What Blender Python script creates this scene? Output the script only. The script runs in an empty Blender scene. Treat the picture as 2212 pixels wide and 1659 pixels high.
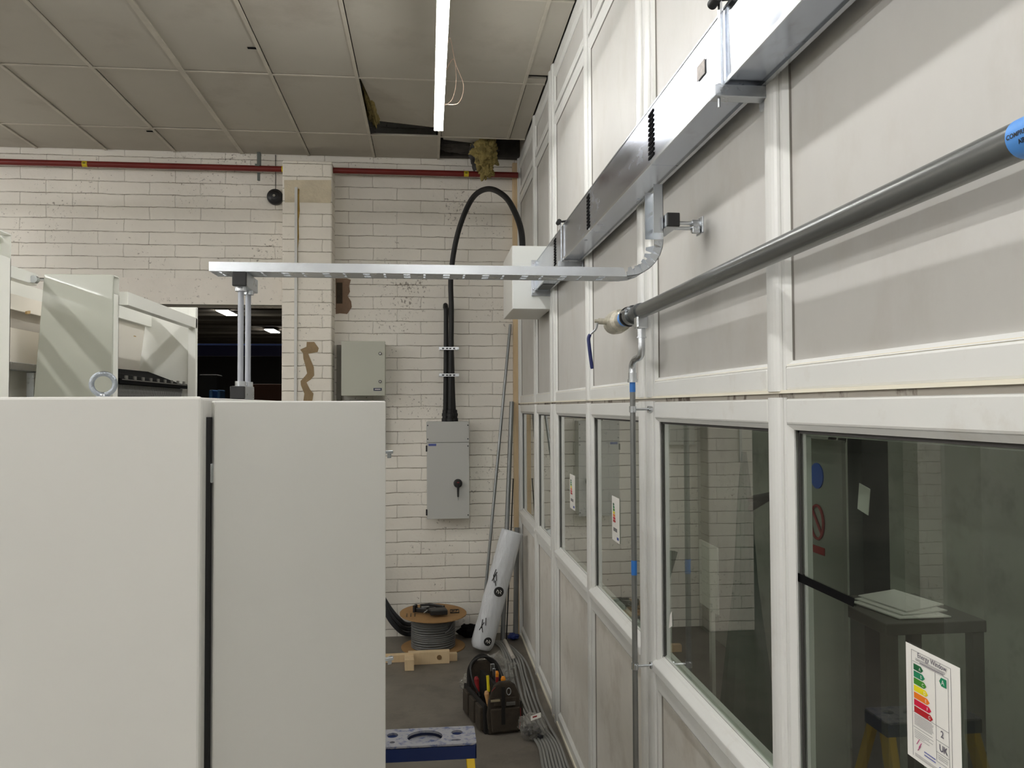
import bpy, math, random
from mathutils import Vector, Matrix
random.seed(7)
S = bpy.context.scene
COL = S.collection
# ------------------------------------------------------------ camera
HC = 2.12
YAW, PITCH, ROLL, FPX = 0.10469, 0.028733, -0.004544, 1730.5
F = Vector((math.sin(YAW)*math.cos(PITCH), math.cos(YAW)*math.cos(PITCH), math.sin(PITCH)))
R0 = Vector((math.cos(YAW), -math.sin(YAW), 0)); U0 = R0.cross(F)
RT = R0*math.cos(ROLL)+U0*math.sin(ROLL); UP = -R0*math.sin(ROLL)+U0*math.cos(ROLL)
cam = bpy.data.objects.new('camera', bpy.data.cameras.new('camera')); COL.objects.link(cam)
cam.matrix_world = Matrix(((RT.x, UP.x, -F.x, 0), (RT.y, UP.y, -F.y, 0), (RT.z, UP.z, -F.z, HC), (0, 0, 0, 1)))
cam.data.sensor_width = 36; cam.data.lens = FPX/2212*36; cam.data.clip_start = .05; cam.data.clip_end = 100
S.camera = cam
# ------------------------------------------------------------ world, exposure
w = bpy.data.worlds.new('world'); S.world = w; w.use_nodes = True
w.node_tree.nodes['Background'].inputs[0].default_value = (.9, .95, 1, 1)
w.node_tree.nodes['Background'].inputs[1].default_value = 0.02
S.view_settings.view_transform = 'Standard'; S.view_settings.look = 'None'
S.view_settings.gamma = 1; S.view_settings.use_curve_mapping = False
S.view_settings.exposure = 0.5
LED_POWER = 33.0
LED_FAR = 1.4
CZ = 4.47      # ceiling
BY = 7.56      # back wall
FX = .856      # frame face of the partition


def srgb(r, g, b):
    f = lambda c: c/255/12.92 if c <= 10 else ((c/255+.055)/1.055)**2.4
    return (f(r), f(g), f(b), 1)


# ------------------------------------------------------------ mesh helpers
class MB:
    def __init__(s): s.v = []; s.f = []; s.m = []; s.sm = []
    def add(s, vs, fs, mi=0, smooth=False):
        n = len(s.v); s.v += [tuple(v) for v in vs]
        for f in fs: s.f.append(tuple(n+i for i in f)); s.m.append(mi); s.sm.append(smooth)
    def box(s, x0, x1, y0, y1, z0, z1, mi=0):
        x0, x1 = min(x0, x1), max(x0, x1); y0, y1 = min(y0, y1), max(y0, y1); z0, z1 = min(z0, z1), max(z0, z1)
        s.hexa([(x0, y0, z0), (x1, y0, z0), (x1, y1, z0), (x0, y1, z0), (x0, y0, z1), (x1, y0, z1), (x1, y1, z1), (x0, y1, z1)], mi)
        return s
    def hexa(s, p, mi=0):
        s.add(p, [(0, 3, 2, 1), (4, 5, 6, 7), (0, 1, 5, 4), (1, 2, 6, 5), (2, 3, 7, 6), (3, 0, 4, 7)], mi); return s
    def obox(s, c, ax, ay, az, mi=0):
        c, ax, ay, az = map(Vector, (c, ax, ay, az))
        s.hexa([c-ax-ay-az, c+ax-ay-az, c+ax+ay-az, c-ax+ay-az, c-ax-ay+az, c+ax-ay+az, c+ax+ay+az, c-ax+ay+az], mi); return s
    def ring(s, c, a, b, n):
        return [c+a*math.cos(2*math.pi*i/n)+b*math.sin(2*math.pi*i/n) for i in range(n)]
    def tube(s, pts, r, n=12, mi=0, cap=True, closed=False):
        pts = [Vector(p) for p in pts]; N = len(pts)
        rr = r if isinstance(r, (list, tuple)) else [r]*N
        T = []
        for i in range(N):
            if closed: t = pts[(i+1) % N]-pts[i-1]
            else: t = pts[min(i+1, N-1)]-pts[max(i-1, 0)]
            T.append(t.normalized() if t.length > 1e-9 else Vector((0, 0, 1)))
        up = Vector((0, 0, 1)) if abs(T[0].z) < .9 else Vector((1, 0, 0))
        a = T[0].cross(up).normalized(); vs = []
        for i in range(N):
            a = (a-T[i]*a.dot(T[i])).normalized(); b = T[i].cross(a)
            vs += s.ring(pts[i], a*rr[i], b*rr[i], n)
        fs = []
        for i in range(N if closed else N-1):
            j = (i+1) % N
            for k in range(n): fs.append((i*n+k, i*n+(k+1) % n, j*n+(k+1) % n, j*n+k))
        s.add(vs, fs, mi, True)
        if cap and not closed:
            s.add(vs[:n], [tuple(reversed(range(n)))], mi); s.add(vs[-n:], [tuple(range(n))], mi)
        return s
    def cyl(s, p0, p1, r, n=20, mi=0, r1=None):
        return s.tube([p0, p1], [r, r if r1 is None else r1], n, mi)
    def lathe(s, c, axis, prof, n=24, mi=0):
        """prof: list of (distance along axis, radius)"""
        ax = Vector(axis).normalized(); c = Vector(c)
        return s.tube([c+ax*(d+i*1e-6) for i, (d, r) in enumerate(prof)], [max(r, 1e-4) for d, r in prof], n, mi) if False else s._lathe(c, ax, prof, n, mi)
    def _lathe(s, c, ax, prof, n, mi):
        up = Vector((0, 0, 1)) if abs(ax.z) < .9 else Vector((1, 0, 0))
        a = ax.cross(up).normalized(); b = ax.cross(a); vs = []
        for d, r in prof: vs += s.ring(c+ax*d, a*max(r, 1e-4), b*max(r, 1e-4), n)
        fs = []
        for i in range(len(prof)-1):
            for k in range(n): fs.append((i*n+k, i*n+(k+1) % n, (i+1)*n+(k+1) % n, (i+1)*n+k))
        s.add(vs, fs, mi, False)
        m = len(s.v)-len(prof)*n
        s.f.append(tuple(m+k for k in reversed(range(n)))); s.m.append(mi); s.sm.append(False)
        s.f.append(tuple(m+(len(prof)-1)*n+k for k in range(n))); s.m.append(mi); s.sm.append(False)
        return s
    def prism(s, poly, o, eu, ev, ew, mi=0):
        """polygon in (u,v), extruded along ew"""
        o, eu, ev, ew = map(Vector, (o, eu, ev, ew)); n = len(poly)
        a = [o+eu*u+ev*v for u, v in poly]; b = [p+ew for p in a]
        s.add(a+b, [tuple(reversed(range(n))), tuple(range(n, 2*n))]+[(i, (i+1) % n, n+(i+1) % n, n+i) for i in range(n)], mi)
        return s


ROOT = {}


def fixnormals(me):
    import bmesh
    bm = bmesh.new(); bm.from_mesh(me); bmesh.ops.recalc_face_normals(bm, faces=bm.faces); bm.to_mesh(me); bm.free()


def obj(name, mb, mats, parent=None, bevel=0, kind=None, label=None, cat=None, group=None, auto=True):
    me = bpy.data.meshes.new(name)
    if parent is not None: org = ROOT[parent.name]
    else:
        xs = [v[0] for v in mb.v]; ys = [v[1] for v in mb.v]; zs = [v[2] for v in mb.v]
        org = Vector(((min(xs)+max(xs))/2, (min(ys)+max(ys))/2, min(zs)))
    me.from_pydata([Vector(v)-org for v in mb.v], [], mb.f)
    if not isinstance(mats, (list, tuple)): mats = [mats]
    for m in mats: me.materials.append(m)
    for p, mi, sm in zip(me.polygons, mb.m, mb.sm): p.material_index = mi; p.use_smooth = sm
    me.validate(); fixnormals(me); me.update()
    o = bpy.data.objects.new(name, me); COL.objects.link(o)
    if parent is not None: o.parent = parent
    else: o.location = org
    ROOT[o.name] = org
    if bevel:
        b = o.modifiers.new('bevel', 'BEVEL'); b.width = bevel; b.segments = 2; b.limit_method = 'ANGLE'; b.angle_limit = .7
    if kind: o['kind'] = kind
    if label: o['label'] = label
    if cat: o['category'] = cat
    if group: o['group'] = group
    return o


def thing(name, loc, label, cat, group=None, kind=None):
    o = bpy.data.objects.new(name, None); COL.objects.link(o); o.location = loc
    o.empty_display_size = .1
    ROOT[o.name] = Vector(loc); o['label'] = label
    if cat: o['category'] = cat
    if group: o['group'] = group
    if kind: o['kind'] = kind
    return o


def tree(o):
    out = [o]
    for c in [c for c in COL.objects if c.parent == o]: out += tree(c)
    return out


def dup(root, loc, label=None, rotz=0):
    def cp(o, par):
        c = o.copy(); COL.objects.link(c); c.parent = par
        for k in [k for k in COL.objects if k.parent == o]: cp(k, c)
        return c
    r = cp(root, None); r.location = loc; r.rotation_euler = (0, 0, rotz); ROOT[r.name] = Vector(loc)
    if label: r['label'] = label
    return r


def text(name, body, o, eu, ev, size, m, parent, off=.0006, wrap=None, align='LEFT', bold=0, squash=1):
    cu = bpy.data.curves.new(name, 'FONT'); cu.body = body; cu.size = size; cu.align_x = align; cu.offset = bold
    t = bpy.data.objects.new(name, cu); COL.objects.link(t)
    me = bpy.data.meshes.new_from_object(t); COL.objects.unlink(t); bpy.data.objects.remove(t)
    o, eu, ev = Vector(o), Vector(eu), Vector(ev); nn = eu.cross(ev).normalized(); org = ROOT[parent.name]
    for v in me.vertices:
        u, w_ = v.co.x*squash, v.co.y
        p = wrap(u, w_) if wrap else o+eu*u+ev*w_+nn*off
        v.co = p-org
    me.materials.clear(); me.materials.append(m)
    ob = bpy.data.objects.new(name, me); COL.objects.link(ob); ob.parent = parent; ROOT[ob.name] = org
    return ob


# ------------------------------------------------------------ materials
MATS = {}


def mat(name, col, rough=.5, metal=0, var=0, vscale=6, bump=0, bscale=40, stain=None, sscale=2, samt=.5, stretch=(1, 1, 1), spec=.5, coat=0, rvar=0, lo=.5, hi=.7):
    if name in MATS: return MATS[name]
    m = bpy.data.materials.new(name); m.use_nodes = True; nt = m.node_tree; N = nt.nodes; L = nt.links
    b = N['Principled BSDF']; c = srgb(*col)
    b.inputs['Base Color'].default_value = c; b.inputs['Roughness'].default_value = rough; b.inputs['Metallic'].default_value = metal
    b.inputs['Specular IOR Level'].default_value = spec; b.inputs['Coat Weight'].default_value = coat
    geo = N.new('ShaderNodeNewGeometry'); mp = N.new('ShaderNodeMapping'); mp.inputs['Scale'].default_value = stretch
    L.new(geo.outputs['Position'], mp.inputs[0]); cur = None
    if var:
        n = N.new('ShaderNodeTexNoise'); n.inputs['Scale'].default_value = vscale; n.inputs['Detail'].default_value = 6; n.inputs['Roughness'].default_value = .6
        L.new(mp.outputs[0], n.inputs[0])
        mr = N.new('ShaderNodeMapRange'); mr.inputs[1].default_value = .3; mr.inputs[2].default_value = .7; mr.inputs[3].default_value = 1-var; mr.inputs[4].default_value = 1+var
        L.new(n.outputs[0], mr.inputs[0])
        mx = N.new('ShaderNodeMix'); mx.data_type = 'RGBA'; mx.blend_type = 'MULTIPLY'; mx.inputs[0].default_value = 1; mx.inputs[6].default_value = c
        L.new(mr.outputs[0], mx.inputs[7]); cur = mx.outputs[2]
        if rvar:
            mr2 = N.new('ShaderNodeMapRange'); mr2.inputs[1].default_value = .35; mr2.inputs[2].default_value = .65; mr2.inputs[3].default_value = max(rough-rvar, .02); mr2.inputs[4].default_value = rough+rvar
            L.new(n.outputs[0], mr2.inputs[0]); L.new(mr2.outputs[0], b.inputs['Roughness'])
    if stain:
        n = N.new('ShaderNodeTexNoise'); n.inputs['Scale'].default_value = sscale; n.inputs['Detail'].default_value = 8; n.inputs['Roughness'].default_value = .65
        L.new(mp.outputs[0], n.inputs[0])
        mr = N.new('ShaderNodeMapRange'); mr.inputs[1].default_value = lo; mr.inputs[2].default_value = hi; mr.inputs[3].default_value = 0; mr.inputs[4].default_value = samt
        L.new(n.outputs[0], mr.inputs[0])
        mx = N.new('ShaderNodeMix'); mx.data_type = 'RGBA'; mx.inputs[6].default_value = c; mx.inputs[7].default_value = srgb(*stain)
        if cur: L.new(cur, mx.inputs[6])
        L.new(mr.outputs[0], mx.inputs[0]); cur = mx.outputs[2]
    if cur: L.new(cur, b.inputs['Base Color'])
    if bump:
        n = N.new('ShaderNodeTexNoise'); n.inputs['Scale'].default_value = bscale; n.inputs['Detail'].default_value = 4
        L.new(mp.outputs[0], n.inputs[0])
        bp = N.new('ShaderNodeBump'); bp.inputs['Strength'].default_value = bump; bp.inputs['Distance'].default_value = .01
        L.new(n.outputs[0], bp.inputs['Height']); L.new(bp.outputs[0], b.inputs['Normal'])
    MATS[name] = m
    return m


def brick_mat(name, col, mortar, ox=0., oz=0.):
    m = bpy.data.materials.new(name); m.use_nodes = True; nt = m.node_tree; N = nt.nodes; L = nt.links; b = N['Principled BSDF']
    b.inputs['Roughness'].default_value = .6
    geo = N.new('ShaderNodeNewGeometry'); sep = N.new('ShaderNodeSeparateXYZ'); L.new(geo.outputs['Position'], sep.inputs[0])
    ad = N.new('ShaderNodeMath'); ad.operation = 'ADD'; L.new(sep.outputs[0], ad.inputs[0]); L.new(sep.outputs[1], ad.inputs[1])
    cm = N.new('ShaderNodeCombineXYZ'); L.new(ad.outputs[0], cm.inputs[0]); L.new(sep.outputs[2], cm.inputs[1])
    off = N.new('ShaderNodeVectorMath'); off.operation = 'ADD'; off.inputs[1].default_value = (ox, oz, 0); L.new(cm.outputs[0], off.inputs[0])
    # wobble
    nz = N.new('ShaderNodeTexNoise'); nz.inputs['Scale'].default_value = 4.5; nz.inputs['Detail'].default_value = 5; nz.inputs['Roughness'].default_value = .65; L.new(geo.outputs['Position'], nz.inputs[0])
    sb = N.new('ShaderNodeVectorMath'); sb.operation = 'SUBTRACT'; sb.inputs[1].default_value = (.5, .5, .5); L.new(nz.outputs[1], sb.inputs[0])
    sc = N.new('ShaderNodeVectorMath'); sc.operation = 'MULTIPLY'; sc.inputs[1].default_value = (.034, .022, 0); L.new(sb.outputs[0], sc.inputs[0])
    a2 = N.new('ShaderNodeVectorMath'); a2.operation = 'ADD'; L.new(off.outputs[0], a2.inputs[0]); L.new(sc.outputs[0], a2.inputs[1])
    def brick(ms, smooth):
        t = N.new('ShaderNodeTexBrick'); t.inputs['Scale'].default_value = 1; t.inputs['Brick Width'].default_value = .447; t.inputs['Row Height'].default_value = .1145
        t.inputs['Mortar Size'].default_value = ms; t.inputs['Mortar Smooth'].default_value = smooth; t.offset = .5; t.offset_frequency = 2
        L.new(a2.outputs[0], t.inputs[0]); return t
    bh = brick(.006, .8); bl = brick(.0024, .5)
    # horizontal-joint emphasis: course shadow painted over the mortar tone; mask by noise
    n2 = N.new('ShaderNodeTexNoise'); n2.inputs['Scale'].default_value = 5; n2.inputs['Detail'].default_value = 7; n2.inputs['Roughness'].default_value = .7; L.new(geo.outputs['Position'], n2.inputs[0])
    mr = N.new('ShaderNodeMapRange'); mr.inputs[1].default_value = .38; mr.inputs[2].default_value = .55; mr.inputs[3].default_value = .2; mr.inputs[4].default_value = 1; L.new(n2.outputs[0], mr.inputs[0])
    mu = N.new('ShaderNodeMath'); mu.operation = 'MULTIPLY'; L.new(bl.outputs['Fac'], mu.inputs[0]); L.new(mr.outputs[0], mu.inputs[1])
    # weaker vertical joints: those away from a course line
    fr = N.new('ShaderNodeSeparateXYZ'); L.new(a2.outputs[0], fr.inputs[0])
    dv = N.new('ShaderNodeMath'); dv.operation = 'DIVIDE'; dv.inputs[1].default_value = .1145; L.new(fr.outputs[1], dv.inputs[0])
    pp = N.new('ShaderNodeMath'); pp.operation = 'PINGPONG'; pp.inputs[1].default_value = .5; L.new(dv.outputs[0], pp.inputs[0])
    mv = N.new('ShaderNodeMapRange'); mv.inputs[1].default_value = .03; mv.inputs[2].default_value = .07; mv.inputs[3].default_value = 1; mv.inputs[4].default_value = .22; L.new(pp.outputs[0], mv.inputs[0])
    mu2 = N.new('ShaderNodeMath'); mu2.operation = 'MULTIPLY'; L.new(mu.outputs[0], mu2.inputs[0]); L.new(mv.outputs[0], mu2.inputs[1])
    # large colour variation
    n3 = N.new('ShaderNodeTexNoise'); n3.inputs['Scale'].default_value = 1.2; n3.inputs['Detail'].default_value = 5; L.new(geo.outputs['Position'], n3.inputs[0])
    m3 = N.new('ShaderNodeMapRange'); m3.inputs[1].default_value = .3; m3.inputs[2].default_value = .7; m3.inputs[3].default_value = .9; m3.inputs[4].default_value = 1.06; L.new(n3.outputs[0], m3.inputs[0])
    c0 = N.new('ShaderNodeMix'); c0.data_type = 'RGBA'; c0.blend_type = 'MULTIPLY'; c0.inputs[0].default_value = 1; c0.inputs[6].default_value = srgb(*col); L.new(m3.outputs[0], c0.inputs[7])
    # speckled pits
    n4 = N.new('ShaderNodeTexNoise'); n4.inputs['Scale'].default_value = 38; n4.inputs['Detail'].default_value = 4; n4.inputs['Roughness'].default_value = .7; L.new(geo.outputs['Position'], n4.inputs[0])
    n5 = N.new('ShaderNodeTexNoise'); n5.inputs['Scale'].default_value = 1.7; n5.inputs['Detail'].default_value = 3; L.new(geo.outputs['Position'], n5.inputs[0])
    m5 = N.new('ShaderNodeMapRange'); m5.inputs[1].default_value = .4; m5.inputs[2].default_value = .75; m5.inputs[3].default_value = 0; m5.inputs[4].default_value = .17; L.new(n5.outputs[0], m5.inputs[0])
    ad5 = N.new('ShaderNodeMath'); ad5.operation = 'ADD'; L.new(n4.outputs[0], ad5.inputs[0]); L.new(m5.outputs[0], ad5.inputs[1])
    m4 = N.new('ShaderNodeMapRange'); m4.inputs[1].default_value = .70; m4.inputs[2].default_value = .78; m4.inputs[3].default_value = 0; m4.inputs[4].default_value = .75; L.new(ad5.outputs[0], m4.inputs[0])
    c1 = N.new('ShaderNodeMix'); c1.data_type = 'RGBA'; c1.inputs[7].default_value = srgb(110, 98, 86); L.new(m4.outputs[0], c1.inputs[0]); L.new(c0.outputs[2], c1.inputs[6])
    c2 = N.new('ShaderNodeMix'); c2.data_type = 'RGBA'; c2.inputs[7].default_value = srgb(*mortar); L.new(mu2.outputs[0], c2.inputs[0]); L.new(c1.outputs[2], c2.inputs[6])
    L.new(c2.outputs[2], b.inputs['Base Color'])
    # bump
    s1 = N.new('ShaderNodeMath'); s1.operation = 'MULTIPLY_ADD'; s1.inputs[1].default_value = -1; s1.inputs[2].default_value = 1; L.new(bh.outputs['Fac'], s1.inputs[0])
    n6 = N.new('ShaderNodeTexNoise'); n6.inputs['Scale'].default_value = 22; n6.inputs['Detail'].default_value = 6; L.new(geo.outputs['Position'], n6.inputs[0])
    s2 = N.new('ShaderNodeMath'); s2.operation = 'MULTIPLY_ADD'; s2.inputs[1].default_value = .55; L.new(n6.outputs[0], s2.inputs[0]); L.new(s1.outputs[0], s2.inputs[2])
    bp = N.new('ShaderNodeBump'); bp.inputs['Strength'].default_value = .75; bp.inputs['Distance'].default_value = .007; L.new(s2.outputs[0], bp.inputs['Height'])
    L.new(bp.outputs[0], b.inputs['Normal'])
    return m


def emis(name, col, s):
    m = bpy.data.materials.new(name); m.use_nodes = True; b = m.node_tree.nodes['Principled BSDF']
    b.inputs['Base Color'].default_value = (.8, .8, .8, 1); b.inputs['Emission Color'].default_value = col; b.inputs['Emission Strength'].default_value = s
    return m


def glass_mat(name, tint, ior=1.5, rough=.0, dust=0.0, lo=.45, hi=.8, boost=1.0):
    m = bpy.data.materials.new(name); m.use_nodes = True; nt = m.node_tree; N = nt.nodes; L = nt.links
    N.remove(N['Principled BSDF']); out = N['Material Output']
    tr = N.new('ShaderNodeBsdfTransparent'); tr.inputs[0].default_value = tint
    gl = N.new('ShaderNodeBsdfGlossy'); gl.inputs['Roughness'].default_value = rough; gl.inputs[0].default_value = (1, 1, 1, 1)
    fr = N.new('ShaderNodeFresnel'); fr.inputs[0].default_value = ior
    mx = N.new('ShaderNodeMixShader'); gb_ = N.new('ShaderNodeNewGeometry'); iv = N.new('ShaderNodeMath'); iv.operation = 'SUBTRACT'; iv.inputs[0].default_value = boost; L.new(gb_.outputs['Backfacing'], iv.inputs[1])
    ml = N.new('ShaderNodeMath'); ml.operation = 'MULTIPLY'; ml.use_clamp = True; L.new(fr.outputs[0], ml.inputs[0]); L.new(iv.outputs[0], ml.inputs[1])
    if boost > 1: m1 = N.new('ShaderNodeMath'); m1.operation = 'MULTIPLY'; L.new(gb_.outputs['Backfacing'], m1.inputs[0]); m1.inputs[1].default_value = boost; L.new(m1.outputs[0], iv.inputs[1])
    L.new(ml.outputs[0], mx.inputs[0]); L.new(tr.outputs[0], mx.inputs[1]); L.new(gl.outputs[0], mx.inputs[2])
    last = mx
    if dust:
        geo = N.new('ShaderNodeNewGeometry'); n = N.new('ShaderNodeTexNoise'); n.inputs['Scale'].default_value = 5; n.inputs['Detail'].default_value = 8
        mp = N.new('ShaderNodeMapping'); mp.inputs['Scale'].default_value = (1, 1.6, .5); L.new(geo.outputs['Position'], mp.inputs[0]); L.new(mp.outputs[0], n.inputs[0])
        mr = N.new('ShaderNodeMapRange'); mr.inputs[1].default_value = lo; mr.inputs[2].default_value = hi; mr.inputs[3].default_value = dust*.3; mr.inputs[4].default_value = dust; L.new(n.outputs[0], mr.inputs[0])
        df = N.new('ShaderNodeBsdfDiffuse'); df.inputs[0].default_value = srgb(190, 186, 176)
        m2 = N.new('ShaderNodeMixShader'); L.new(mr.outputs[0], m2.inputs[0]); L.new(mx.outputs[0], m2.inputs[1]); L.new(df.outputs[0], m2.inputs[2]); last = m2
    L.new(last.outputs[0], out.inputs[0])
    return m


BRICK = brick_mat('painted_brick', (240, 235, 225), (120, 106, 92), .10, .05)
BRICKP = brick_mat('painted_brick_pier', (242, 236, 224), (124, 110, 94), .30, .02)
FLOOR = mat('concrete_floor', (112, 106, 97), .55, var=.16, vscale=2.2, stain=(74, 68, 60), sscale=4, samt=.5, bump=.15, bscale=60)
TILE = mat('ceiling_board', (182, 177, 165), .85, var=.05, vscale=1.1, stain=(134, 118, 102), sscale=1.6, samt=.4, lo=.55, hi=.8)
TBAR = mat('ceiling_tee', (190, 184, 170), .5, var=.12, vscale=5)
PVC = mat('white_pvc', (216, 216, 212), .32, var=.03, vscale=2, stain=(190, 184, 172), sscale=7, samt=.45, lo=.58, hi=.75)
PANEL = mat('dusty_white_panel', (192, 190, 185), .42, var=.05, vscale=2.5, stain=(168, 160, 148), sscale=4.5, samt=.4, stretch=(1, 1, .6), lo=.5, hi=.78)
LOWPANEL = mat('dull_white_panel', (216, 212, 204), .45, var=.07, vscale=2.5, stain=(160, 148, 132), sscale=4, samt=.4)
SEAL = mat('dark_gasket', (62, 60, 58), .6)
CREAM = mat('cream_sealant', (232, 226, 208), .5)
GROOVE = mat('groove_dirt', (168, 162, 152), .7, stain=(70, 56, 44), sscale=4, samt=.9, stretch=(1, 2, 1), lo=.55, hi=.62)
WOOD = mat('pale_timber', (212, 188, 150), .6, var=.1, vscale=9, stretch=(1, 1, .15), stain=(164, 124, 82), sscale=7, samt=.3)
GALV = mat('galvanised_steel', (190, 194, 198), .34, 1, var=.08, vscale=30, rvar=.08)
GALVB = mat('bright_zinc', (206, 210, 214), .26, 1, var=.06, vscale=20)
DUCT = mat('duct_steel', (190, 196, 207), .22, 1, var=.10, vscale=5, rvar=.07, stain=(150, 146, 140), sscale=9, samt=.35, stretch=(1, .6, 1.5), lo=.58, hi=.72)
PIPEM = mat('grey_pipe', (112, 114, 112), .27, .55, var=.04, vscale=5, stretch=(3, .5, 3))
CONDUIT = mat('grey_conduit', (140, 142, 142), .38, .7, var=.1, vscale=8)
BLACK = mat('black_plastic', (26, 26, 27), .42)
MATTE = mat('matte_black', (14, 14, 15), .9, spec=.08)
BLACKR = mat('black_rubber', (20, 20, 21), .55, var=.2, vscale=30)
BRASS = mat('weathered_brass', (186, 181, 166), .42, .35, var=.25, vscale=40)
RODM = mat('zinc_rod', (168, 171, 178), .5, .5)
BLUE = mat('blue_tape', (44, 112, 190), .4)
LBLUE = mat('light_blue_label', (84, 150, 226), .4)
NAVY = mat('navy_grip', (26, 36, 92), .4)
RED = mat('red_pipe', (112, 30, 24), .42, var=.12, vscale=5)
YELLOW = mat('yellow_label', (206, 182, 30), .5)
INK = mat('black_ink', (24, 24, 26), .6)
WHITEP = mat('white_paper', (232, 230, 224), .5)
ENC = mat('light_grey_enclosure', (216, 215, 209), .36, var=.012, vscale=2, bump=.03, bscale=700)
ENC2 = mat('warm_white_enclosure', (240, 240, 232), .3, var=.012, vscale=2)
GREENG = mat('grey_green_box', (182, 183, 169), .38)
SWG = mat('mid_grey_box', (190, 190, 186), .38)
CREAMPL = mat('cream_mounting_plate', (238, 232, 220), .35)
CARD = mat('cardboard', (158, 122, 78), .75, var=.07, vscale=10)
CABLEG = mat('grey_cable', (96, 97, 96), .4)
LADB = mat('blue_ladder_plastic', (4, 32, 84), .35)
LADTOP = mat('worn_blue_ladder_top', (66, 80, 124), .5, stain=(156, 155, 158), sscale=40, samt=.9, lo=.34, hi=.5)
LADY = mat('yellow_fibreglass', (226, 186, 8), .4)
BAG = mat('brown_canvas', (58, 50, 40), .85, var=.25, vscale=18, bump=.4, bscale=120)
BAGD = mat('dark_canvas', (22, 19, 17), .9)
REDD = mat('dark_red_trim', (140, 24, 30), .6)
ORANGE = mat('orange_grip', (238, 148, 20), .4)
YELG = mat('yellow_grip', (230, 210, 30), .4)
WOOL = mat('yellow_mineral_wool', (150, 134, 80), .95, var=.35, vscale=14, stain=(46, 40, 28), sscale=14, samt=.95, bump=1, bscale=40)
VOID = mat('dark_plenum', (38, 35, 31), .9, var=.2, vscale=3)
NAVYS = mat('blue_rack_steel', (12, 18, 74), .35, .2)
BROWN = mat('brown_board', (78, 42, 22), .7)
PLASTERB = mat('bare_render', (150, 128, 96), .85, var=.12, vscale=12, bump=.5, bscale=60)
PLASTERB2 = mat('bare_brown_block', (136, 112, 92), .85, var=.14, vscale=12, bump=.5, bscale=60)
STAINY = mat('yellow_adhesive', (176, 146, 78), .8, var=.2, vscale=30)
FILM = mat('white_film', (205, 208, 212), .24, var=.06, vscale=6, bump=1.6, bscale=9, stretch=(2.6, 2.6, .8))
ROOMW = mat('side_room_wall', (164, 165, 155), .8, var=.1, vscale=2, stain=(112, 110, 102), sscale=5, samt=.5)
GLASS = glass_mat('window_glass', (.80, .84, .80, 1), 1.5, .008, .03, boost=1.6)
CLEAR = glass_mat('clear_polythene', (.93, .94, .95, 1), 1.6, .12, .34)
LED = emis('led_diffuser', (1, .994, .982, 1), LED_POWER)
FARLED = emis('far_led_panel', (1, .97, .9, 1), 60)
GREEN = mat('green_net', (28, 84, 62), .8)


def C(name, rgb): return mat(name, rgb, .5)


# ------------------------------------------------------------ floor, ceiling, walls
XL, YB = -11.0, -14.5
obj('floor', MB().box(XL, 4.6, YB, 34, -.1, 0), FLOOR, kind='structure')
cb = MB(); cg = MB()
X0, Y0, T = -2.298, 3.322, .6
holes = set()
for i in range(-14, 6):
    xa = X0+i*T; xb = min(xa+T, .85)
    if xb <= xa+.02: continue
    for j in range(-15, 4):
        ya = Y0+j*1.2; yb = min(ya+1.2, BY)
        if j == 3 and i in (4, 5): continue
        if j == 2 and i == 3: continue
        if j == 1 and i == 5:
            cb.box(xa+.006, xb, ya+.006, 5.56, CZ, CZ+.015); cb.box(xa+.006, xb, 5.63, yb-.006, CZ+.004, CZ+.019); continue
        dz = random.uniform(0, .006)
        cb.box(xa+.017, xb-.004, ya+.004, yb-.014, CZ+dz, CZ+dz+.015)
ceil = obj('ceiling', cb, TILE, kind='structure')
for i in range(-14, 6):
    x = X0+i*T; wd = .02 if i == 1 else .012
    y1 = BY-.01
    cg.box(x-wd, x+wd*.9, Y0-15*1.2, y1 if i != 5 else 6.93, CZ-.005, CZ+.006)
for j in range(-15, 4):
    y = Y0+j*1.2
    cg.box(X0-14*T, .85, y-.009, y+.009, CZ-.004, CZ+.003)
obj('ceiling_grid', cg, TBAR, ceil)
# plenum above (dark roof void)
pv = MB(); pv.box(XL, 4.6, YB, 34, 5.3, 5.4)
obj('trim_1', pv, VOID, kind='structure')
tl = thing('ceiling_tile', (-.2, 6.3, CZ), 'grey ceiling board lifted out of its grid beside the hanging light, dark gap along two edges', 'ceiling tile')
tb = MB(); a = Vector((-.47, 5.745, CZ+.01)); 
tb.hexa([(-.48, 5.74, CZ+.01), (.085, 5.74, CZ+.01), (.085, 6.80, CZ+.035), (-.40, 6.78, CZ+.07),
         (-.48, 5.74, CZ+.025), (.085, 5.74, CZ+.025), (.085, 6.80, CZ+.05), (-.40, 6.78, CZ+.085)])
obj('board', tb, TILE, tl)
# broken remnants and insulation in the open corner
rem = MB().prism([(.13, 6.94), (.47, 6.94), (.43, 7.13), (.14, 7.05)], (0, 0, CZ+.02), (1, 0, 0), (0, 1, 0), (0, 0, .015))
obj('broken_tile', rem, mat('pale_tile', (172, 168, 160), .8), label='broken pale remnant of a ceiling board in the open ceiling corner', cat='ceiling tile')
fb = MB()
for k in range(7):
    fb.box(-.47+k*.001, .10, 7.02+k*.02, 7.03+k*.02, CZ+.12, CZ+.20)


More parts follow.
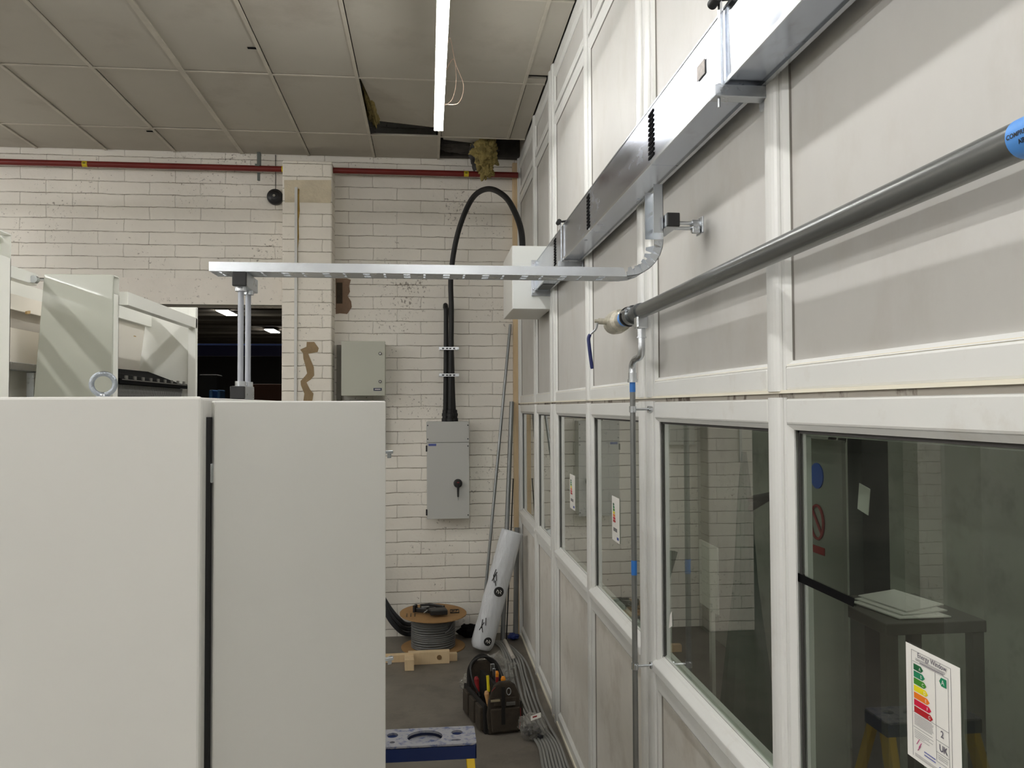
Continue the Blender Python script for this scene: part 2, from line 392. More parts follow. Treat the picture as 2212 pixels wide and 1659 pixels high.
def blob(name, c, r, m, label, cat, seed, sub=3, amp=.35, fr=7., parent=None):
    import bmesh
    from mathutils import noise
    bm = bmesh.new(); bmesh.ops.create_icosphere(bm, subdivisions=sub+1, radius=1)
    for v in bm.verts:
        n = noise.fractal(v.co*fr*.3+Vector((seed, 0, 0)), 1, 2, 5)+.6*abs(noise.noise(v.co*fr+Vector((0, seed, 0))))
        q = v.co*(1+amp*n); v.co = Vector((q.x*r[0], q.y*r[1], q.z*r[2]))
    me = bpy.data.meshes.new(name); 
    org = ROOT[parent.name] if parent else Vector(c)
    for v in bm.verts: v.co += Vector(c)-org
    bm.to_mesh(me); bm.free()
    for p in me.polygons: p.use_smooth = True
    me.materials.append(m); o = bpy.data.objects.new(name, me); COL.objects.link(o); ROOT[o.name] = org
    if parent: o.parent = parent
    else: o.location = c
    if label: o['label'] = label
    if cat: o['category'] = cat
    return o


iw = thing('insulation_batt', (.50, 7.15, 4.3), 'tuft of yellow mineral wool hanging out of the open ceiling corner over the red pipe', 'insulation')
blob('hanging_tuft', (.50, 7.10, 4.42), (.11, .07, .13), WOOL, None, None, 3., 4, .55, 6, iw)
blob('hanging_tip', (.525, 7.12, 4.27), (.055, .035, .09), WOOL, None, None, 9., 4, .6, 6, iw)
blob('dark_backing', (.44, 7.13, 4.40), (.06, .04, .13), mat('dark_foil', (48, 46, 44), .7), None, None, 5., 3, .4, 6, iw)
blob('insulation_roll', (-.44, 6.45, 4.60), (.06, .5, .09), WOOL, 'yellow mineral wool showing in the slit beside the lifted ceiling board', 'insulation', 2., 4, .35, 6)
obj('trim_11', MB().box(.08, .87, 7.47, 7.53, 4.475, 5.0), mat('felt', (66, 62, 58), .9, var=.3, vscale=10), kind='structure')  # dark box put in so the open ceiling corner reads dark
blob('roofing_felt', (.36, 7.34, 4.53), (.26, .12, .06), mat('felt', (66, 62, 58), .9, var=.3, vscale=10), 'crumpled dark roofing felt inside the open ceiling corner', 'felt', 6., 4, .3, 5)

# back wall with dark opening, pier
bw = MB(); OX0, OX1, OZ = -3.1, -1.34, 3.07
bw.box(XL, OX0, BY, BY+.25, 0, 5.3); bw.box(OX0, OX1, BY, BY+.25, OZ, 5.3); bw.box(OX1, 4.6, BY, BY+.25, 0, 5.3)
wb = obj('wall_back', bw, BRICK, kind='structure')
obj('wall_pier', MB().box(-1.303, -.862, 7.35, BY+.05, 0, 4.36), BRICKP, kind='structure', bevel=.012)
0 and obj('trim_2', MB().box(-1.36, -.84, 7.37, BY+.02, 4.36, CZ+.0), BRICKP, kind='structure', bevel=.02)
# bare patches (flaked paint)
def patch(name, pts, y, m, par, th=.004):
    return obj(name, MB().prism([(p[0], p[1]) for p in pts], (0, y, 0), (1, 0, 0), (0, 0, 1), (0, -th, 0)), m, par)
def jag(x0, x1, z0, z1, seed, n=5, a=.012):
    r = random.Random(seed); P = []
    for k in range(n): P.append((x0+(x1-x0)*k/n, z0+r.uniform(-a, a)))
    for k in range(n): P.append((x1+r.uniform(-a, a), z0+(z1-z0)*k/n))
    for k in range(n): P.append((x1+(x0-x1)*k/n, z1+r.uniform(-a, a)))
    for k in range(n): P.append((x0+r.uniform(-a, a), z1+(z0-z1)*k/n))
    return P
pier = bpy.data.objects['wall_pier']
def px(u, v, ax, val):
    d = RT*((u-1106)/FPX)-UP*((v-829.5)/FPX)+F; o = Vector((0, 0, HC)); i = 'xyz'.index(ax)
    return o+d*((val-o[i])/d[i])
z4 = lambda u, v: (430+u/3.318, 380+v/3.318)
def poly4(pts, y):
    out = []
    for u, v in pts:
        q = px(*z4(u, v), 'y', y); out.append((q.x, q.z))
    return out
patch('bare_patch', poly4([(978, 735), (1060, 735), (1088, 745), (1075, 790), (1082, 830), (1065, 860), (1090, 900), (1095, 940), (1062, 990), (1010, 985), (980, 990)], BY), BY, PLASTERB2, wb)
patch('socket_recess', poly4([(985, 765), (1028, 765), (1028, 915), (985, 915)], BY), BY-.003, mat('recess_dark', (70, 60, 48), .9, var=.2, vscale=30), wb, .004)
patch('bare_patch', poly4([(725, 1245), (770, 1225), (772, 1190), (825, 1190), (858, 1235), (850, 1262), (782, 1275), (805, 1330), (822, 1370), (825, 1430), (800, 1460), (770, 1480), (795, 1530), (820, 1560), (812, 1612), (748, 1612), (755, 1560), (730, 1500), (728, 1470), (760, 1435), (775, 1415), (765, 1370), (748, 1310), (745, 1270)], 7.35), 7.35, PLASTERB, pier)
patch('yellow_streak', poly4([(700, 90), (720, 95), (718, 160), (722, 250), (714, 320), (716, 440), (708, 520), (706, 620), (700, 640)], 7.35), 7.35, STAINY, pier, .003)
patch('cream_patch', poly4([(610, 30), (945, 30), (950, 110), (945, 195), (725, 190), (615, 190)], 7.35), 7.35, mat('cream_paint', (214, 202, 176), .6, var=.1, vscale=8, bump=.4, bscale=40), pier, .002)
q0 = px(640, 405, 'y', 7.345); q1 = px(641, 868, 'y', 7.345)
obj('conduit_strip', MB().box(q0.x-.012, q0.x+.012, 7.33, 7.35, 1.6, q0.z), PVC, label='thin white plastic cable trunking running up the brick pier', cat='trunking')
# concrete lintel over opening
obj('trim_3', MB().box(OX0-.15, OX1, BY-.004, BY+.05, OZ, OZ+.24), mat('lintel_paint', (238, 232, 222), .6, var=.05, vscale=3, stain=(100, 90, 80), sscale=26, samt=.7, lo=.60, hi=.70, bump=.3, bscale=40), kind='structure')
# other walls of the hall
DULL = mat('hall_wall', (205, 200, 190), .7, var=.05, vscale=1)
obj('wall_left', MB().box(XL-.2, XL, YB, BY, 0, 5.3), DULL, kind='structure')
obj('wall_front', MB().box(XL, 4.6, YB-.2, YB, 0, 5.3), DULL, kind='structure')
obj('wall_right', MB().box(4.6, 4.8, YB, 34, 0, 5.3), ROOMW, kind='structure')
# far hall beyond the opening
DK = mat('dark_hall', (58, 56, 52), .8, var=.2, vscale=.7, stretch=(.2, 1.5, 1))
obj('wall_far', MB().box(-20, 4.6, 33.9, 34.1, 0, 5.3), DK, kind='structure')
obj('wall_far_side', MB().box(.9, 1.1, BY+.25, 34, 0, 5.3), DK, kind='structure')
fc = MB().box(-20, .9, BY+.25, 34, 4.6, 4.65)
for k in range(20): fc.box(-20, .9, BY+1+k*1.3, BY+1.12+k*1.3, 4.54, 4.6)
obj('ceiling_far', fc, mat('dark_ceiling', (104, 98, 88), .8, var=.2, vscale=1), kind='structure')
obj('floor_far', MB().box(-20, XL, YB, 34, -.1, 0), FLOOR, kind='structure')
LABF = {0: 'nearer ceiling light panel glowing in the dark hall beyond the wall opening', 1: 'farther ceiling light panel glowing in the dark hall, nearer the brick pier'}
for k, (u, v, z) in enumerate([(490, 677, 4.5), (588, 716, 4.5)]):
    c = px(u, v, 'z', z)
    t = thing('light_panel', (c.x, c.y, z), LABF[k], 'ceiling light', 'light panels in the dark hall')
    obj('diffuser', MB().box(c.x-.13, c.x+.13, c.y-.5, c.y+.5, z, z+.02), FARLED, t)
    obj('frame', MB().box(c.x-.15, c.x+.15, c.y-.52, c.y+.52, z+.02, z+.05), ENC2, t)
lpn = [c for c in COL.objects if c.name == 'light_panel'][0]
dup(lpn, (-3.2, 13.0, 4.5), 'light panel high in the dark hall, hidden above the lintel')  # unseen copy added to light the beam lip and the hall
rk = thing('pallet_rack', (-3, 12, 0), 'dark blue steel pallet racking beam and uprights in the hall beyond the opening', 'rack')
obj('beam', MB().box(-6, -1.0, 12, 12.06, 2.88, 3.05), NAVYS, rk)
obj('beam_lip', MB().box(-6, -1.0, 11.98, 12.0, 3.035, 3.06), mat('bright_blue_edge', (120, 150, 240), .3), rk)  # lip coloured as if lit, lighter than the navy beam
for x in (-6, -1.15): obj('upright', MB().box(x-.05, x+.05, 12.06, 12.16, 0, 4.2), NAVYS, rk)
for n, (xa, xb, za, zb, y, m, lab, cat) in enumerate([
    (-2.7, -1.9, 2.205, 2.46, 11.6, BROWN, 'brown boxed load on the racking seen low in the dark opening', 'box'),
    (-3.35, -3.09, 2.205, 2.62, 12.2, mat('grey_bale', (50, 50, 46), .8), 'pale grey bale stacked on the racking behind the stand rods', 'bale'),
    (-3.05, -3.0, 2.205, 2.38, 11.6, mat('cyan_tube', (70, 130, 190), .4), 'slim blue bottle on the racking in the opening', 'bottle'),
    (-2.94, -2.90, 2.205, 2.38, 11.6, mat('cyan_tube', (70, 130, 190), .4), 'second slim blue bottle nearer the stand rods', 'bottle')]):
    obj('stored_box' if cat in ('box', 'bale') else 'stored_bottle', MB().box(xa, xb, y, y+.3, za, zb), m, bevel=.015, label=lab, cat=cat)
obj('rack_shelf', MB().box(-5, -1.2, 11.5, 12.5, 2.1, 2.2), DK, rk)

# ------------------------------------------------------------ partition on the right: posts, rails, panels, glazing
singles = [1.905, 4.237, 6.372]; doubles = [3.09, 5.455]+[.725-2.365*k for k in range(7)]
edges = []      # (y0,y1) of posts
for s_ in singles + [-.46-2.365*k for k in range(6)]: edges.append((s_-.052, s_+.052, 0))
for d_ in doubles: edges.append((d_-.112, d_-.003, 1)); edges.append((d_+.003, d_+.112, 1))
edges.append((7.44, 7.53, 0)); edges.append((YB, YB+.1, 0))
edges.sort()
bays = []
for (a0, a1, k), (b0, b1, k2) in zip(edges[:-1], edges[1:]):
    if b0-a1 > .3: bays.append((a1, b0))
pm = MB()
def bead(mb, y0, y1, z0, z1, w_=.016):
    # chamfered glazing bead round an opening: slopes from the frame face back to the panel
    xa, xb = FX+.004, FX+.016
    P = [(y0, z0), (y1, z0), (y1, z1), (y0, z1)]; Q = [(y0+w_, z0+w_), (y1-w_, z0+w_), (y1-w_, z1-w_), (y0+w_, z1-w_)]
    for k in range(4):
        n = (k+1) % 4
        mb.hexa([(xb+.004, *P[k]), (xb+.004, *P[n]), (xb+.004, *Q[n]), (xb+.004, *Q[k]), (xa, *P[k]), (xa, *P[n]), (xb, *Q[n]), (xb, *Q[k])])
for n, (y0, y1, dbl) in enumerate(edges):
    for (z0, z1) in ((.0, 2.14), (2.155, CZ)):
        pm.box(FX+.004, FX+.05, y0, y1, z0, z1)
        n8 = 8; yc, hw = (y0+y1)/2, (y1-y0)/2-.014
        pm.prism([(-hw, 0)]+[(hw*math.sin(-math.pi/2+math.pi*k/n8), .004+.012*math.cos(-math.pi/2+math.pi*k/n8)) for k in range(n8+1)]+[(hw, 0)], (FX+.005, yc, z0), (0, 1, 0), (-1, 0, 0), (0, 0, z1-z0))
posts = obj('trim_4', pm, PVC, kind='structure')
rl = MB(); rs = MB()
ylo, yhi = YB, 7.53
for (a, b) in bays:
    rl.box(FX+.002, FX+.05, a, b, 0, .07); rl.box(FX+.002, FX+.05, a, b, 1.05, 1.155)
    rl.box(FX+.002, FX+.05, a, b, 2.075, 2.138); rl.box(FX+.002, FX+.05, a, b, 2.157, 2.215)
    rl.box(FX+.002, FX+.05, a, b, 4.05, 4.10); rl.box(FX+.002, FX+.05, a, b, 4.12, 4.17); rl.box(FX+.002, FX+.05, a, b, 4.38, CZ)
    # sloping sill
    rs.hexa([(FX-.012, a-.02, 1.12), (FX+.04, a-.02, 1.12), (FX+.04, b+.02, 1.12), (FX-.012, b+.02, 1.12), (FX-.012, a-.02, 1.15), (FX+.04, a-.02, 1.19), (FX+.04, b+.02, 1.19), (FX-.012, b+.02, 1.15)])
obj('trim_5', rl, PVC, bevel=.006, kind='structure')
obj('trim_6', rs, PVC, bevel=.004, kind='structure')
gp = MB(); gp.box(FX+.006, FX+.05, YB, 7.5, 2.13, 2.165)
obj('trim_7', gp, GROOVE, kind='structure')
cs = MB(); cs.box(FX-.003, FX+.01, YB, 7.53, 2.150, 2.158)
for (a, b) in bays: cs.box(FX+.006, FX+.02, a, b, 2.213, 2.219)
cs.box(FX-.006, FX+.01, YB, 7.55, 0, .02)
obj('trim_8', cs, CREAM, kind='structure')
pw = MB(); lw = MB(); bd = MB()
for (a, b) in bays:
    pw.box(.876, .90, a-.01, b+.01, 2.2, 4.06); pw.box(.876, .90, a-.01, b+.01, 4.16, 4.39)
    lw.box(.876, .90, a-.01, b+.01, .06, 1.06)
    bead(bd, a, b, 2.215, 4.05, .013); bead(bd, a, b, 4.17, 4.38, .013); bead(bd, a, b, .07, 1.05, .013)
gk2 = MB()
for (a, b) in bays:
    for (z0, z1) in ((.09, 1.04), (2.23, 4.04), (4.19, 4.37)): gk2.box(.871, .8765, b-.0155, b-.0130, z0, z1)
    gk2.box(.871, .8765, a+.01, b-.01, 4.034, 4.037)
obj('trim_10', gk2, mat('grey_seam', (140, 136, 130), .7), kind='structure')
obj('wall_partition', pw, PANEL, kind='structure')
obj('wall_partition_base', lw, LOWPANEL, kind='structure')
obj('trim_9', bd, PVC, kind='structure')
tz = MB().box(.87, .92, YB, 7.55, CZ, 5.3); obj('wall_partition_head', tz, LOWPANEL, kind='structure')
for n, (a, b) in enumerate(bays):
    t = thing('window_%d' % (n+1), (.88, (a+b)/2, 1.19), 'glazed pane of the white partition', None, kind='structure')
    del t['label']
    obj('pane', MB().box(.884, .888, a, b, 1.17, 2.08), GLASS, t)
    fm = MB(); bead(fm, a, b, 1.16, 2.075, .013)
    fm.box(.892, .91, a, a+.022, 1.17, 2.07); fm.box(.892, .91, b-.022, b, 1.17, 2.07); fm.box(.892, .91, a, b, 1.17, 1.195); fm.box(.892, .91, a, b, 2.05, 2.07)
    obj('frame', fm, PVC, t)
    gk = MB(); gk.box(.882, .892, a+.012, b-.012, 2.054, 2.064); gk.box(.882, .892, a+.012, b-.012, 1.172, 1.180); gk.box(.882, .892, a+.012, a+.018, 1.172, 2.06); gk.box(.882, .892, b-.018, b-.012, 1.172, 2.06)
    obj('gasket', gk, SEAL, t)
# corner timber stud and gap filler
obj('timber_stud', MB().box(.803, .85, 7.50, 7.555, 0, 4.44), WOOD, bevel=.003, label='bare timber stud upright in the corner between brick wall and white partition', cat='timber stud')

# room behind the glass
obj('wall_side_room', MB().box(2.6, 2.7, YB, BY, 0, 5.3), ROOMW, kind='structure')
obj('ceiling_side_room', MB().box(.92, 2.6, YB, BY, 2.9, 2.95), ROOMW, kind='structure')

# ------------------------------------------------------------ LED battens
def batten(x, y0, y1, z, label):
    t = thing('led_batten', (x, (y0+y1)/2, z), label, 'light', 'suspended led battens')
    L_ = (y1-y0)
    d = MB(); n = 10; hw = .028; P = []
    for k in range(n+1):
        th = math.pi*k/n; P.append((-hw*math.cos(th), -.034*math.sin(th)))
    d.prism(P, (x, y0+.01, z+.02), (1, 0, 0), (0, 0, 1), (0, L_-.02, 0))
    obj('diffuser', d, LED, t)
    obj('housing', MB().box(x-.03, x+.03, y0+.005, y1-.005, z+.021, z+.055), ENC2, t, bevel=.004)
    for yy in (y0, y1-.012): obj('end_cap', MB().box(x-.031, x+.031, yy, yy+.012, z-.014, z+.056), ENC2, t, bevel=.004)
    for yy in (y0+.35, y1-.35): obj('suspension_wire', MB().cyl((x, yy, z+.055), (x, yy, CZ), .0012, 6), GALV, t)
    return t
LZ = HC+1.79
b0 = batten(.071, 3.26, 5.13, LZ, 'lit LED batten hanging on wires near the open ceiling corner')
cab = MB()
def bez(p, n=16):
    out = []
    P = [Vector(q) for q in p]
    for s_ in range(len(P)-1):
        a, b, c, d = P[max(s_-1, 0)], P[s_], P[s_+1], P[min(s_+2, len(P)-1)]
        for k in range(n):
            t = k/n; out.append(.5*((2*b)+(c-a)*t+(2*a-5*b+4*c-d)*t*t+(3*b-a-3*c+d)*t**3))
    out.append(P[-1]); return out
pz = lambda u, v, y: px(700+u/3.687, v/3.687, 'y', y)
obj('supply_wire', MB().tube(bez([(.09, 4.3, LZ+.05), pz(1000, 300, 4.45), pz(1045, 500, 4.7), pz(1110, 680, 4.8), pz(1070, 820, 4.8), (.095, 4.85, LZ+.06)]), .0022, 6)
    .tube(bez([(.09, 4.4, LZ+.05), pz(1030, 470, 4.55), pz(1052, 640, 4.75), pz(1020, 790, 4.85), (.09, 4.9, LZ+.06)]), .002, 6), mat('pale_wire', (196, 170, 150), .5), b0)
LED2 = emis('led_diffuser_twin', (1, .994, .982, 1), LED_POWER*LED_FAR)  # unseen side rows glow stronger to lift the hall light
LED2ME = [c for c in COL.objects if c.parent == b0 and c.name.startswith('diffuser')][0].data.copy(); LED2ME.materials[0] = LED2
ROWS = [(.071, .86-2.4*k) for k in range(6)]+[(-2.7, 2.3-2.2*k) for k in range(7)]+[(-5.2, 5.4-2.4*k) for k in range(8)]+[(-7.7, 5.4-2.4*k) for k in range(8)]  # second row read off shadows; outer and rear rows added for brightness
for k, (x, ya) in enumerate(ROWS):
    yb_ = ya+1.87
    d_ = dup(b0, (x, (ya+yb_)/2, LZ), 'LED batten outside the view above the floor of the hall')
    for c in [c for c in COL.objects if c.parent == d_]:
        if c.name.startswith('supply'): bpy.data.objects.remove(c)
        elif c.name.startswith('diffuser') and x < -1:
            c.data = LED2ME

SRLED = emis('side_room_led', (1, .98, .93, 1), 12)  # for unseen battens added to light the brick behind the glass
SRME = LED2ME.copy(); SRME.materials[0] = SRLED
for y in (5.6, 2.4, -.8):
    d_ = dup(b0, (1.85, y, 2.84), 'LED batten under the side room ceiling, out of view')
    for c in [c for c in COL.objects if c.parent == d_]:
        if c.name.startswith('supply') or c.name.startswith('suspension'): bpy.data.objects.remove(c)
        elif c.name.startswith('diffuser'): c.data = SRME
# ------------------------------------------------------------ galvanised duct (trunking) along the partition
DX0, DX1, DZ0, DZ1 = .743, .845, HC+.809, HC+.999
dt = thing('busbar_trunking', (.79, 2, DZ0), 'long rectangular galvanised trunking running high along the white partition to a grey box', 'trunking')
segs = [(5.5, 4.72), (4.72, 3.63), (3.63, 2.60), (2.60, 1.93), (1.93, .8), (.8, -.6), (-.6, -3)]
for n, (ya, yb_) in enumerate(segs):
    m = MB().box(DX0, DX1, yb_+.0015, ya-.0015, DZ0, DZ1)
    obj('casing', m, DUCT, dt, bevel=.002)
fl = MB()   # lip along the top front, bottom front, bottom back edges
fl.box(DX0-.002, DX0+.012, -3, 5.48, DZ1-.001, DZ1+.004); fl.box(DX0-.004, DX0+.0, -3, 5.48, DZ0-.004, DZ0+.006); fl.box(DX1-.012, DX1, -3, 5.48, DZ0-.006, DZ0)
obj('edge_lip', fl, GALVB, dt)
for y in (2.585, 3.64, 4.62):
    v = MB()
    for k in range(10): v.hexa([(DX0-.003, y-.03, DZ0+.022+k*.0160), (DX0-.001, y-.03, DZ0+.022+k*.016), (DX0-.001, y+.03, DZ0+.018+k*.016), (DX0-.003, y+.03, DZ0+.018+k*.016),
                                (DX0-.003, y-.03, DZ0+.032+k*.0160), (DX0-.001, y-.03, DZ0+.032+k*.016), (DX0-.001, y+.03, DZ0+.028+k*.016), (DX0-.003, y+.03, DZ0+.028+k*.016)])
    obj('vent_slot', v, MATTE, dt)
obj('rating_label', MB().box(DX0-.0035, DX0-.0015, 2.06, 2.12, DZ0+.085, DZ0+.125), mat('grey_label', (168, 162, 156), .5, var=.2, vscale=90), dt)
# hanger brackets: strut under duct plus strap up the face
for y, lab in ((1.93, 'galvanised strut bracket under the trunking nearest the camera, bolted to the partition post'), (4.36, 'galvanised strut bracket under the trunking above the folded cable tray')):
    t = thing('strut_bracket', (.8, y, DZ0-.04), lab, 'bracket', 'trunking brackets')
    s_ = MB().box(DX0-.03, .856, y-.02, y+.02, DZ0-.036, DZ0-.006); obj('strut_arm', s_, GALV, t, bevel=.002)
    obj('strap', MB().box(DX0-.012, DX0-.006, y-.012, y+.004, DZ0-.03, DZ1+.03), GALVB, t)
    obj('threaded_rod', MB().cyl((DX0-.015, y-.006, DZ0-.06), (DX0-.015, y-.006, DZ0-.0), .004, 8), GALV, t)
    k = MB().cyl((DX0-.022, y-.03, DZ1+.022), (DX0-.022, y+.016, DZ1+.022), .013, 14); k.cyl((DX0-.022, y-.01, DZ1+.022), (DX0+.03, y-.01, DZ1+.03), .006, 8)
    obj('clamp_knob', k, BLACKR, t)
    obj('foot_plate', MB().box(.848, .856, y-.03, y+.03, DZ0-.055, DZ0+.01), GALV, t, bevel=.002)

# white box at the trunking end
eb = thing('feed_box', (.72, 5.82, HC+.678), 'white steel box on the partition where the trunking ends and a black cable enters', 'electrical box')
obj('body', MB().box(.583, .853, 5.515, 6.15, HC+.678, HC+1.122), ENC, eb, bevel=.004)
obj('front_cover', MB().box(.585, .853, 5.5, 5.514, HC+.680, HC+1.120), mat('box_cover', (222, 224, 220), .35), eb, bevel=.003)
fp = MB().box(.715, .853, 5.488, 5.499, HC+.77, HC+1.02); obj('flange_plate', fp, GALV, eb, bevel=.002)
for z in (.79, .82, .96, 1.0): obj('bolt', MB().cyl((.727, 5.489, HC+z), (.727, 5.483, HC+z), .005, 8), GALVB, eb)
# duct's open lower end
obj('dark_joint', MB().box(DX0+.012, DX1-.01, 5.2, 5.44, DZ0-.003, DZ0+.004), BLACK, dt)

# ------------------------------------------------------------ cable tray: flat run, folded up at the wall
TY0, TY1, TX0, TXV, TZ = 2.38, 2.48, -.628, .719, HC+.397
ty = thing('cable_tray', (0, 2.43, TZ), 'galvanised perforated cable tray spanning from the cabinet stand and folded upward at the partition', 'cable tray')
FH = .027
def tray_strip(x0, x1):
    m = MB(); th = .0015; step = .0593; w0 = [(TY0, TY0+.014), (TY0+.014, TY0+.046), (TY0+.046, TY0+.054), (TY0+.054, TY0+.086), (TY0+.086, TY1)]
    xs = [x0]; kinds = []
    x = x0+.022; k = 0
    while x < x1-.03:
        wd = .020 if k % 2 else .007
        xs += [x, x+wd]; kinds += ['s', 'h']; x += step; k += 1
    xs.append(x1); kinds.append('s')
    for a, b, kd in zip(xs[:-1], xs[1:], kinds):
        if kd == 's': m.box(a, b, TY0, TY1, TZ, TZ+th)
        else:
            for n, (c, d) in enumerate(w0):
                if n % 2 == 0: m.box(a, b, c, d, TZ, TZ+th)
    return m
XB = TXV-.115
obj('tray_base', tray_strip(TX0, XB), GALV, ty)
for y in (TY0, TY1-.0015):
    P = [(TX0, 0), (XB, 0), (XB-.012, FH), (TX0, FH)]
    obj('side_flange', MB().prism(P, (0, y-.0006 if y == TY0 else y+.0006, TZ-.0006), (1, 0, 0), (0, 0, 1), (0, .0015, 0)), GALVB, ty)
# bend
R_ = .115; bm_ = MB(); nb = 7; cx, cz = XB, TZ+R_
pts = [(cx+R_*math.sin(t*math.pi/2/nb), cz-R_*math.cos(t*math.pi/2/nb)) for t in range(nb+1)]
for (xa, za), (xb_, zb_) in zip(pts[:-1], pts[1:]):
    dx, dz = xb_-xa, zb_-za; l_ = math.hypot(dx, dz); nx, nz = -dz/l_, dx/l_
    bm_.prism([(xa, za), (xb_, zb_), (xb_+nx*.0015, zb_+nz*.0015), (xa+nx*.0015, za+nz*.0015)], (0, TY0, 0), (1, 0, 0), (0, 0, 1), (0, TY1-TY0, 0))
obj('bend_base', bm_, GALV, ty)
for y in (TY0, TY1-.0015):
    t_ = MB()
    for (xa, za), (xb_, zb_) in zip(pts[:-1], pts[1:]):
        dx, dz = xb_-xa, zb_-za; l_ = math.hypot(dx, dz); ux, uz = dx/l_, dz/l_; nx, nz = -uz, ux
        t_.prism([(xa, za), (xb_, zb_), (xb_+nx*FH-ux*.009, zb_+nz*FH-uz*.009), (xa+nx*FH+ux*.007, za+nz*FH+uz*.007)], (0, y, 0), (1, 0, 0), (0, 0, 1), (0, .0015, 0))
    obj('notched_flange', t_, GALV, ty)
VX = cx+R_; VZ0 = cz; VZ1 = HC+.682
vb = MB()
zz = VZ0; k = 0
while zz < VZ1-.001:
    z2 = min(zz+.045, VZ1); vb.box(VX-.0015, VX, TY0, TY1, zz, z2)
    if z2 < VZ1-.02:
        z3 = z2+.012
        for c, d in ((TY0, TY0+.014), (TY0+.046, TY0+.054), (TY0+.086, TY1)): vb.box(VX-.0015, VX, c, d, z2, z3)
        zz = z3
    else: zz = z2
obj('upright_base', vb, GALVB, ty)
for y in (TY0, TY1-.0015): obj('upright_flange', MB().box(VX-FH-.003, VX, y, y+.0015, VZ0+.02, VZ1), GALVB, ty)

# wall bracket with black end cap
wbk = thing('tray_wall_bracket', (.79, 2.4, HC+.55), 'short strut with black end cap holding the upright tray end off the partition', 'bracket')
obj('end_cap', MB().box(.7205, .761, 2.345, 2.358, HC+.545, HC+.587), BLACK, wbk, bevel=.003)
obj('strut', MB().box(.7215, .760, 2.358, 2.50, HC+.546, HC+.586), GALV, wbk, bevel=.002)
for z in (.558, .575): obj('rod', MB().cyl((.760, 2.43, HC+z), (.852, 2.43, HC+z), .0055, 10), GALVB, wbk)
pl = MB().box(.849, .8555, 2.40, 2.46, HC+.54, HC+.592); obj('wall_plate', pl, GALV, wbk, bevel=.002)
obj('nut', MB().cyl((.825, 2.43, HC+.566), (.849, 2.43, HC+.566), .020, 6), GALV, wbk)
obj('beam_clamp', MB().box(.822, .848, 2.412, 2.425, HC+.54, HC+.562), GALV, wbk, bevel=.003)

# stand on the cabinet carrying the tray
CTZ = HC+.0265
st = thing('tray_stand', (-.53, 2.42, CTZ), 'pair of upright rods between black capped struts on the grey cabinet under the tray', 'stand')
SX0, SX1 = -.560, -.520
obj('upper_end_cap', MB().box(SX0, SX1, 2.365, 2.378, TZ-.045, TZ-.003), BLACK, st, bevel=.003)
obj('upper_strut', MB().box(SX0+.001, SX1-.001, 2.378, 2.53, TZ-.044, TZ-.002), GALV, st, bevel=.002)
for x, y in ((-.5425, 2.40), (-.538, 2.475)):
    obj('rod', MB().cyl((x, y, CTZ+.03), (x, y, TZ-.03), .0085, 12), RODM, st)
    obj('upper_nut', MB().cyl((x, y, TZ-.056), (x, y, TZ-.044), .017, 6), GALVB, st)
    obj('lower_nut', MB().cyl((x, y, CTZ+.038), (x, y, CTZ+.052), .016, 6), GALVB, st)
obj('lower_end_cap', MB().box(SX0-.004, SX1-.003, 2.365, 2.378, CTZ, CTZ+.037), BLACK, st, bevel=.003)
obj('lower_strut', MB().box(SX0-.003, SX1-.004, 2.378, 2.50, CTZ, CTZ+.038), GALV, st, bevel=.002)

# ------------------------------------------------------------ compressed air main, valve, riser
PX, PZ, PR = .79, HC+.354, .0265
ap = thing('air_main_pipe', (PX, 1, PZ-PR), 'thick grey compressed air pipe running along the partition with a blue label band', 'pipe')
obj('pipe', MB().cyl((PX, 2.93, PZ), (PX, -5, PZ), PR, 40), PIPEM, ap)
yl = px(2171, 296, 'x', PX-PR).y
obj('label_band', MB().cyl((PX, yl, PZ), (PX, yl-.25, PZ), PR+.0006, 40), LBLUE, ap)
def wrapf(y0, th0, r):
    def f(u, v): 
        th = th0+v/r
        return Vector((PX-r*math.cos(th), y0-u, PZ+r*math.sin(th)))
    return f
text('label_text', 'COMPRESSED', (0, 0, 0), (0, 1, 0), (0, 0, 1), .0088, INK, ap, wrap=wrapf(yl-.003, -.16, PR+.0012), bold=.0002)
text('label_text', 'AIR', (0, 0, 0), (0, 1, 0), (0, 0, 1), .0088, INK, ap, wrap=wrapf(yl-.021, -.55, PR+.0012), bold=.0002)
text('label_text', 'COMPRESSED', (0, 0, 0), (0, 1, 0), (0, 0, 1), .0088, INK, ap, wrap=wrapf(yl-.012, -1.5, PR+.0012), bold=.0002)
for y in (1.25, -1.2):
    cl = thing('pipe_clip', (.82, y, PZ-.03), 'pipe clip', 'pipe clip') if False else None
vv = thing('ball_valve', (PX, 3.3, PZ-.05), 'weathered brass ball valve with hanging navy lever closing the end of the grey pipe', 'valve')
obj('coupling', MB().lathe((PX, 2.90, PZ), (0, 1, 0), [(0, .031), (.03, .033), (.04, .029), (.10, .029), (.11, .037), (.16, .037), (.17, .03)], 28), mat('grey_coupling', (110, 114, 116), .3, .8, var=.2, vscale=20), vv)
obj('clamp_ring', MB().lathe((PX, 3.08, PZ), (0, 1, 0), [(0, .038), (0, .040), (.012, .040), (.012, .038)], 28), BLACK, vv)
for a in (.4, 2.1, 4.4): obj('coupling_bolt', MB().cyl((PX-.037*math.cos(a), 3.0, PZ+.037*math.sin(a)), (PX-.037*math.cos(a), 3.07, PZ+.037*math.sin(a)), .006, 8), GALVB, vv)
obj('blue_collar', MB().lathe((PX, 3.09, PZ), (0, 1, 0), [(0, .031), (.07, .031)], 28), LBLUE, vv)
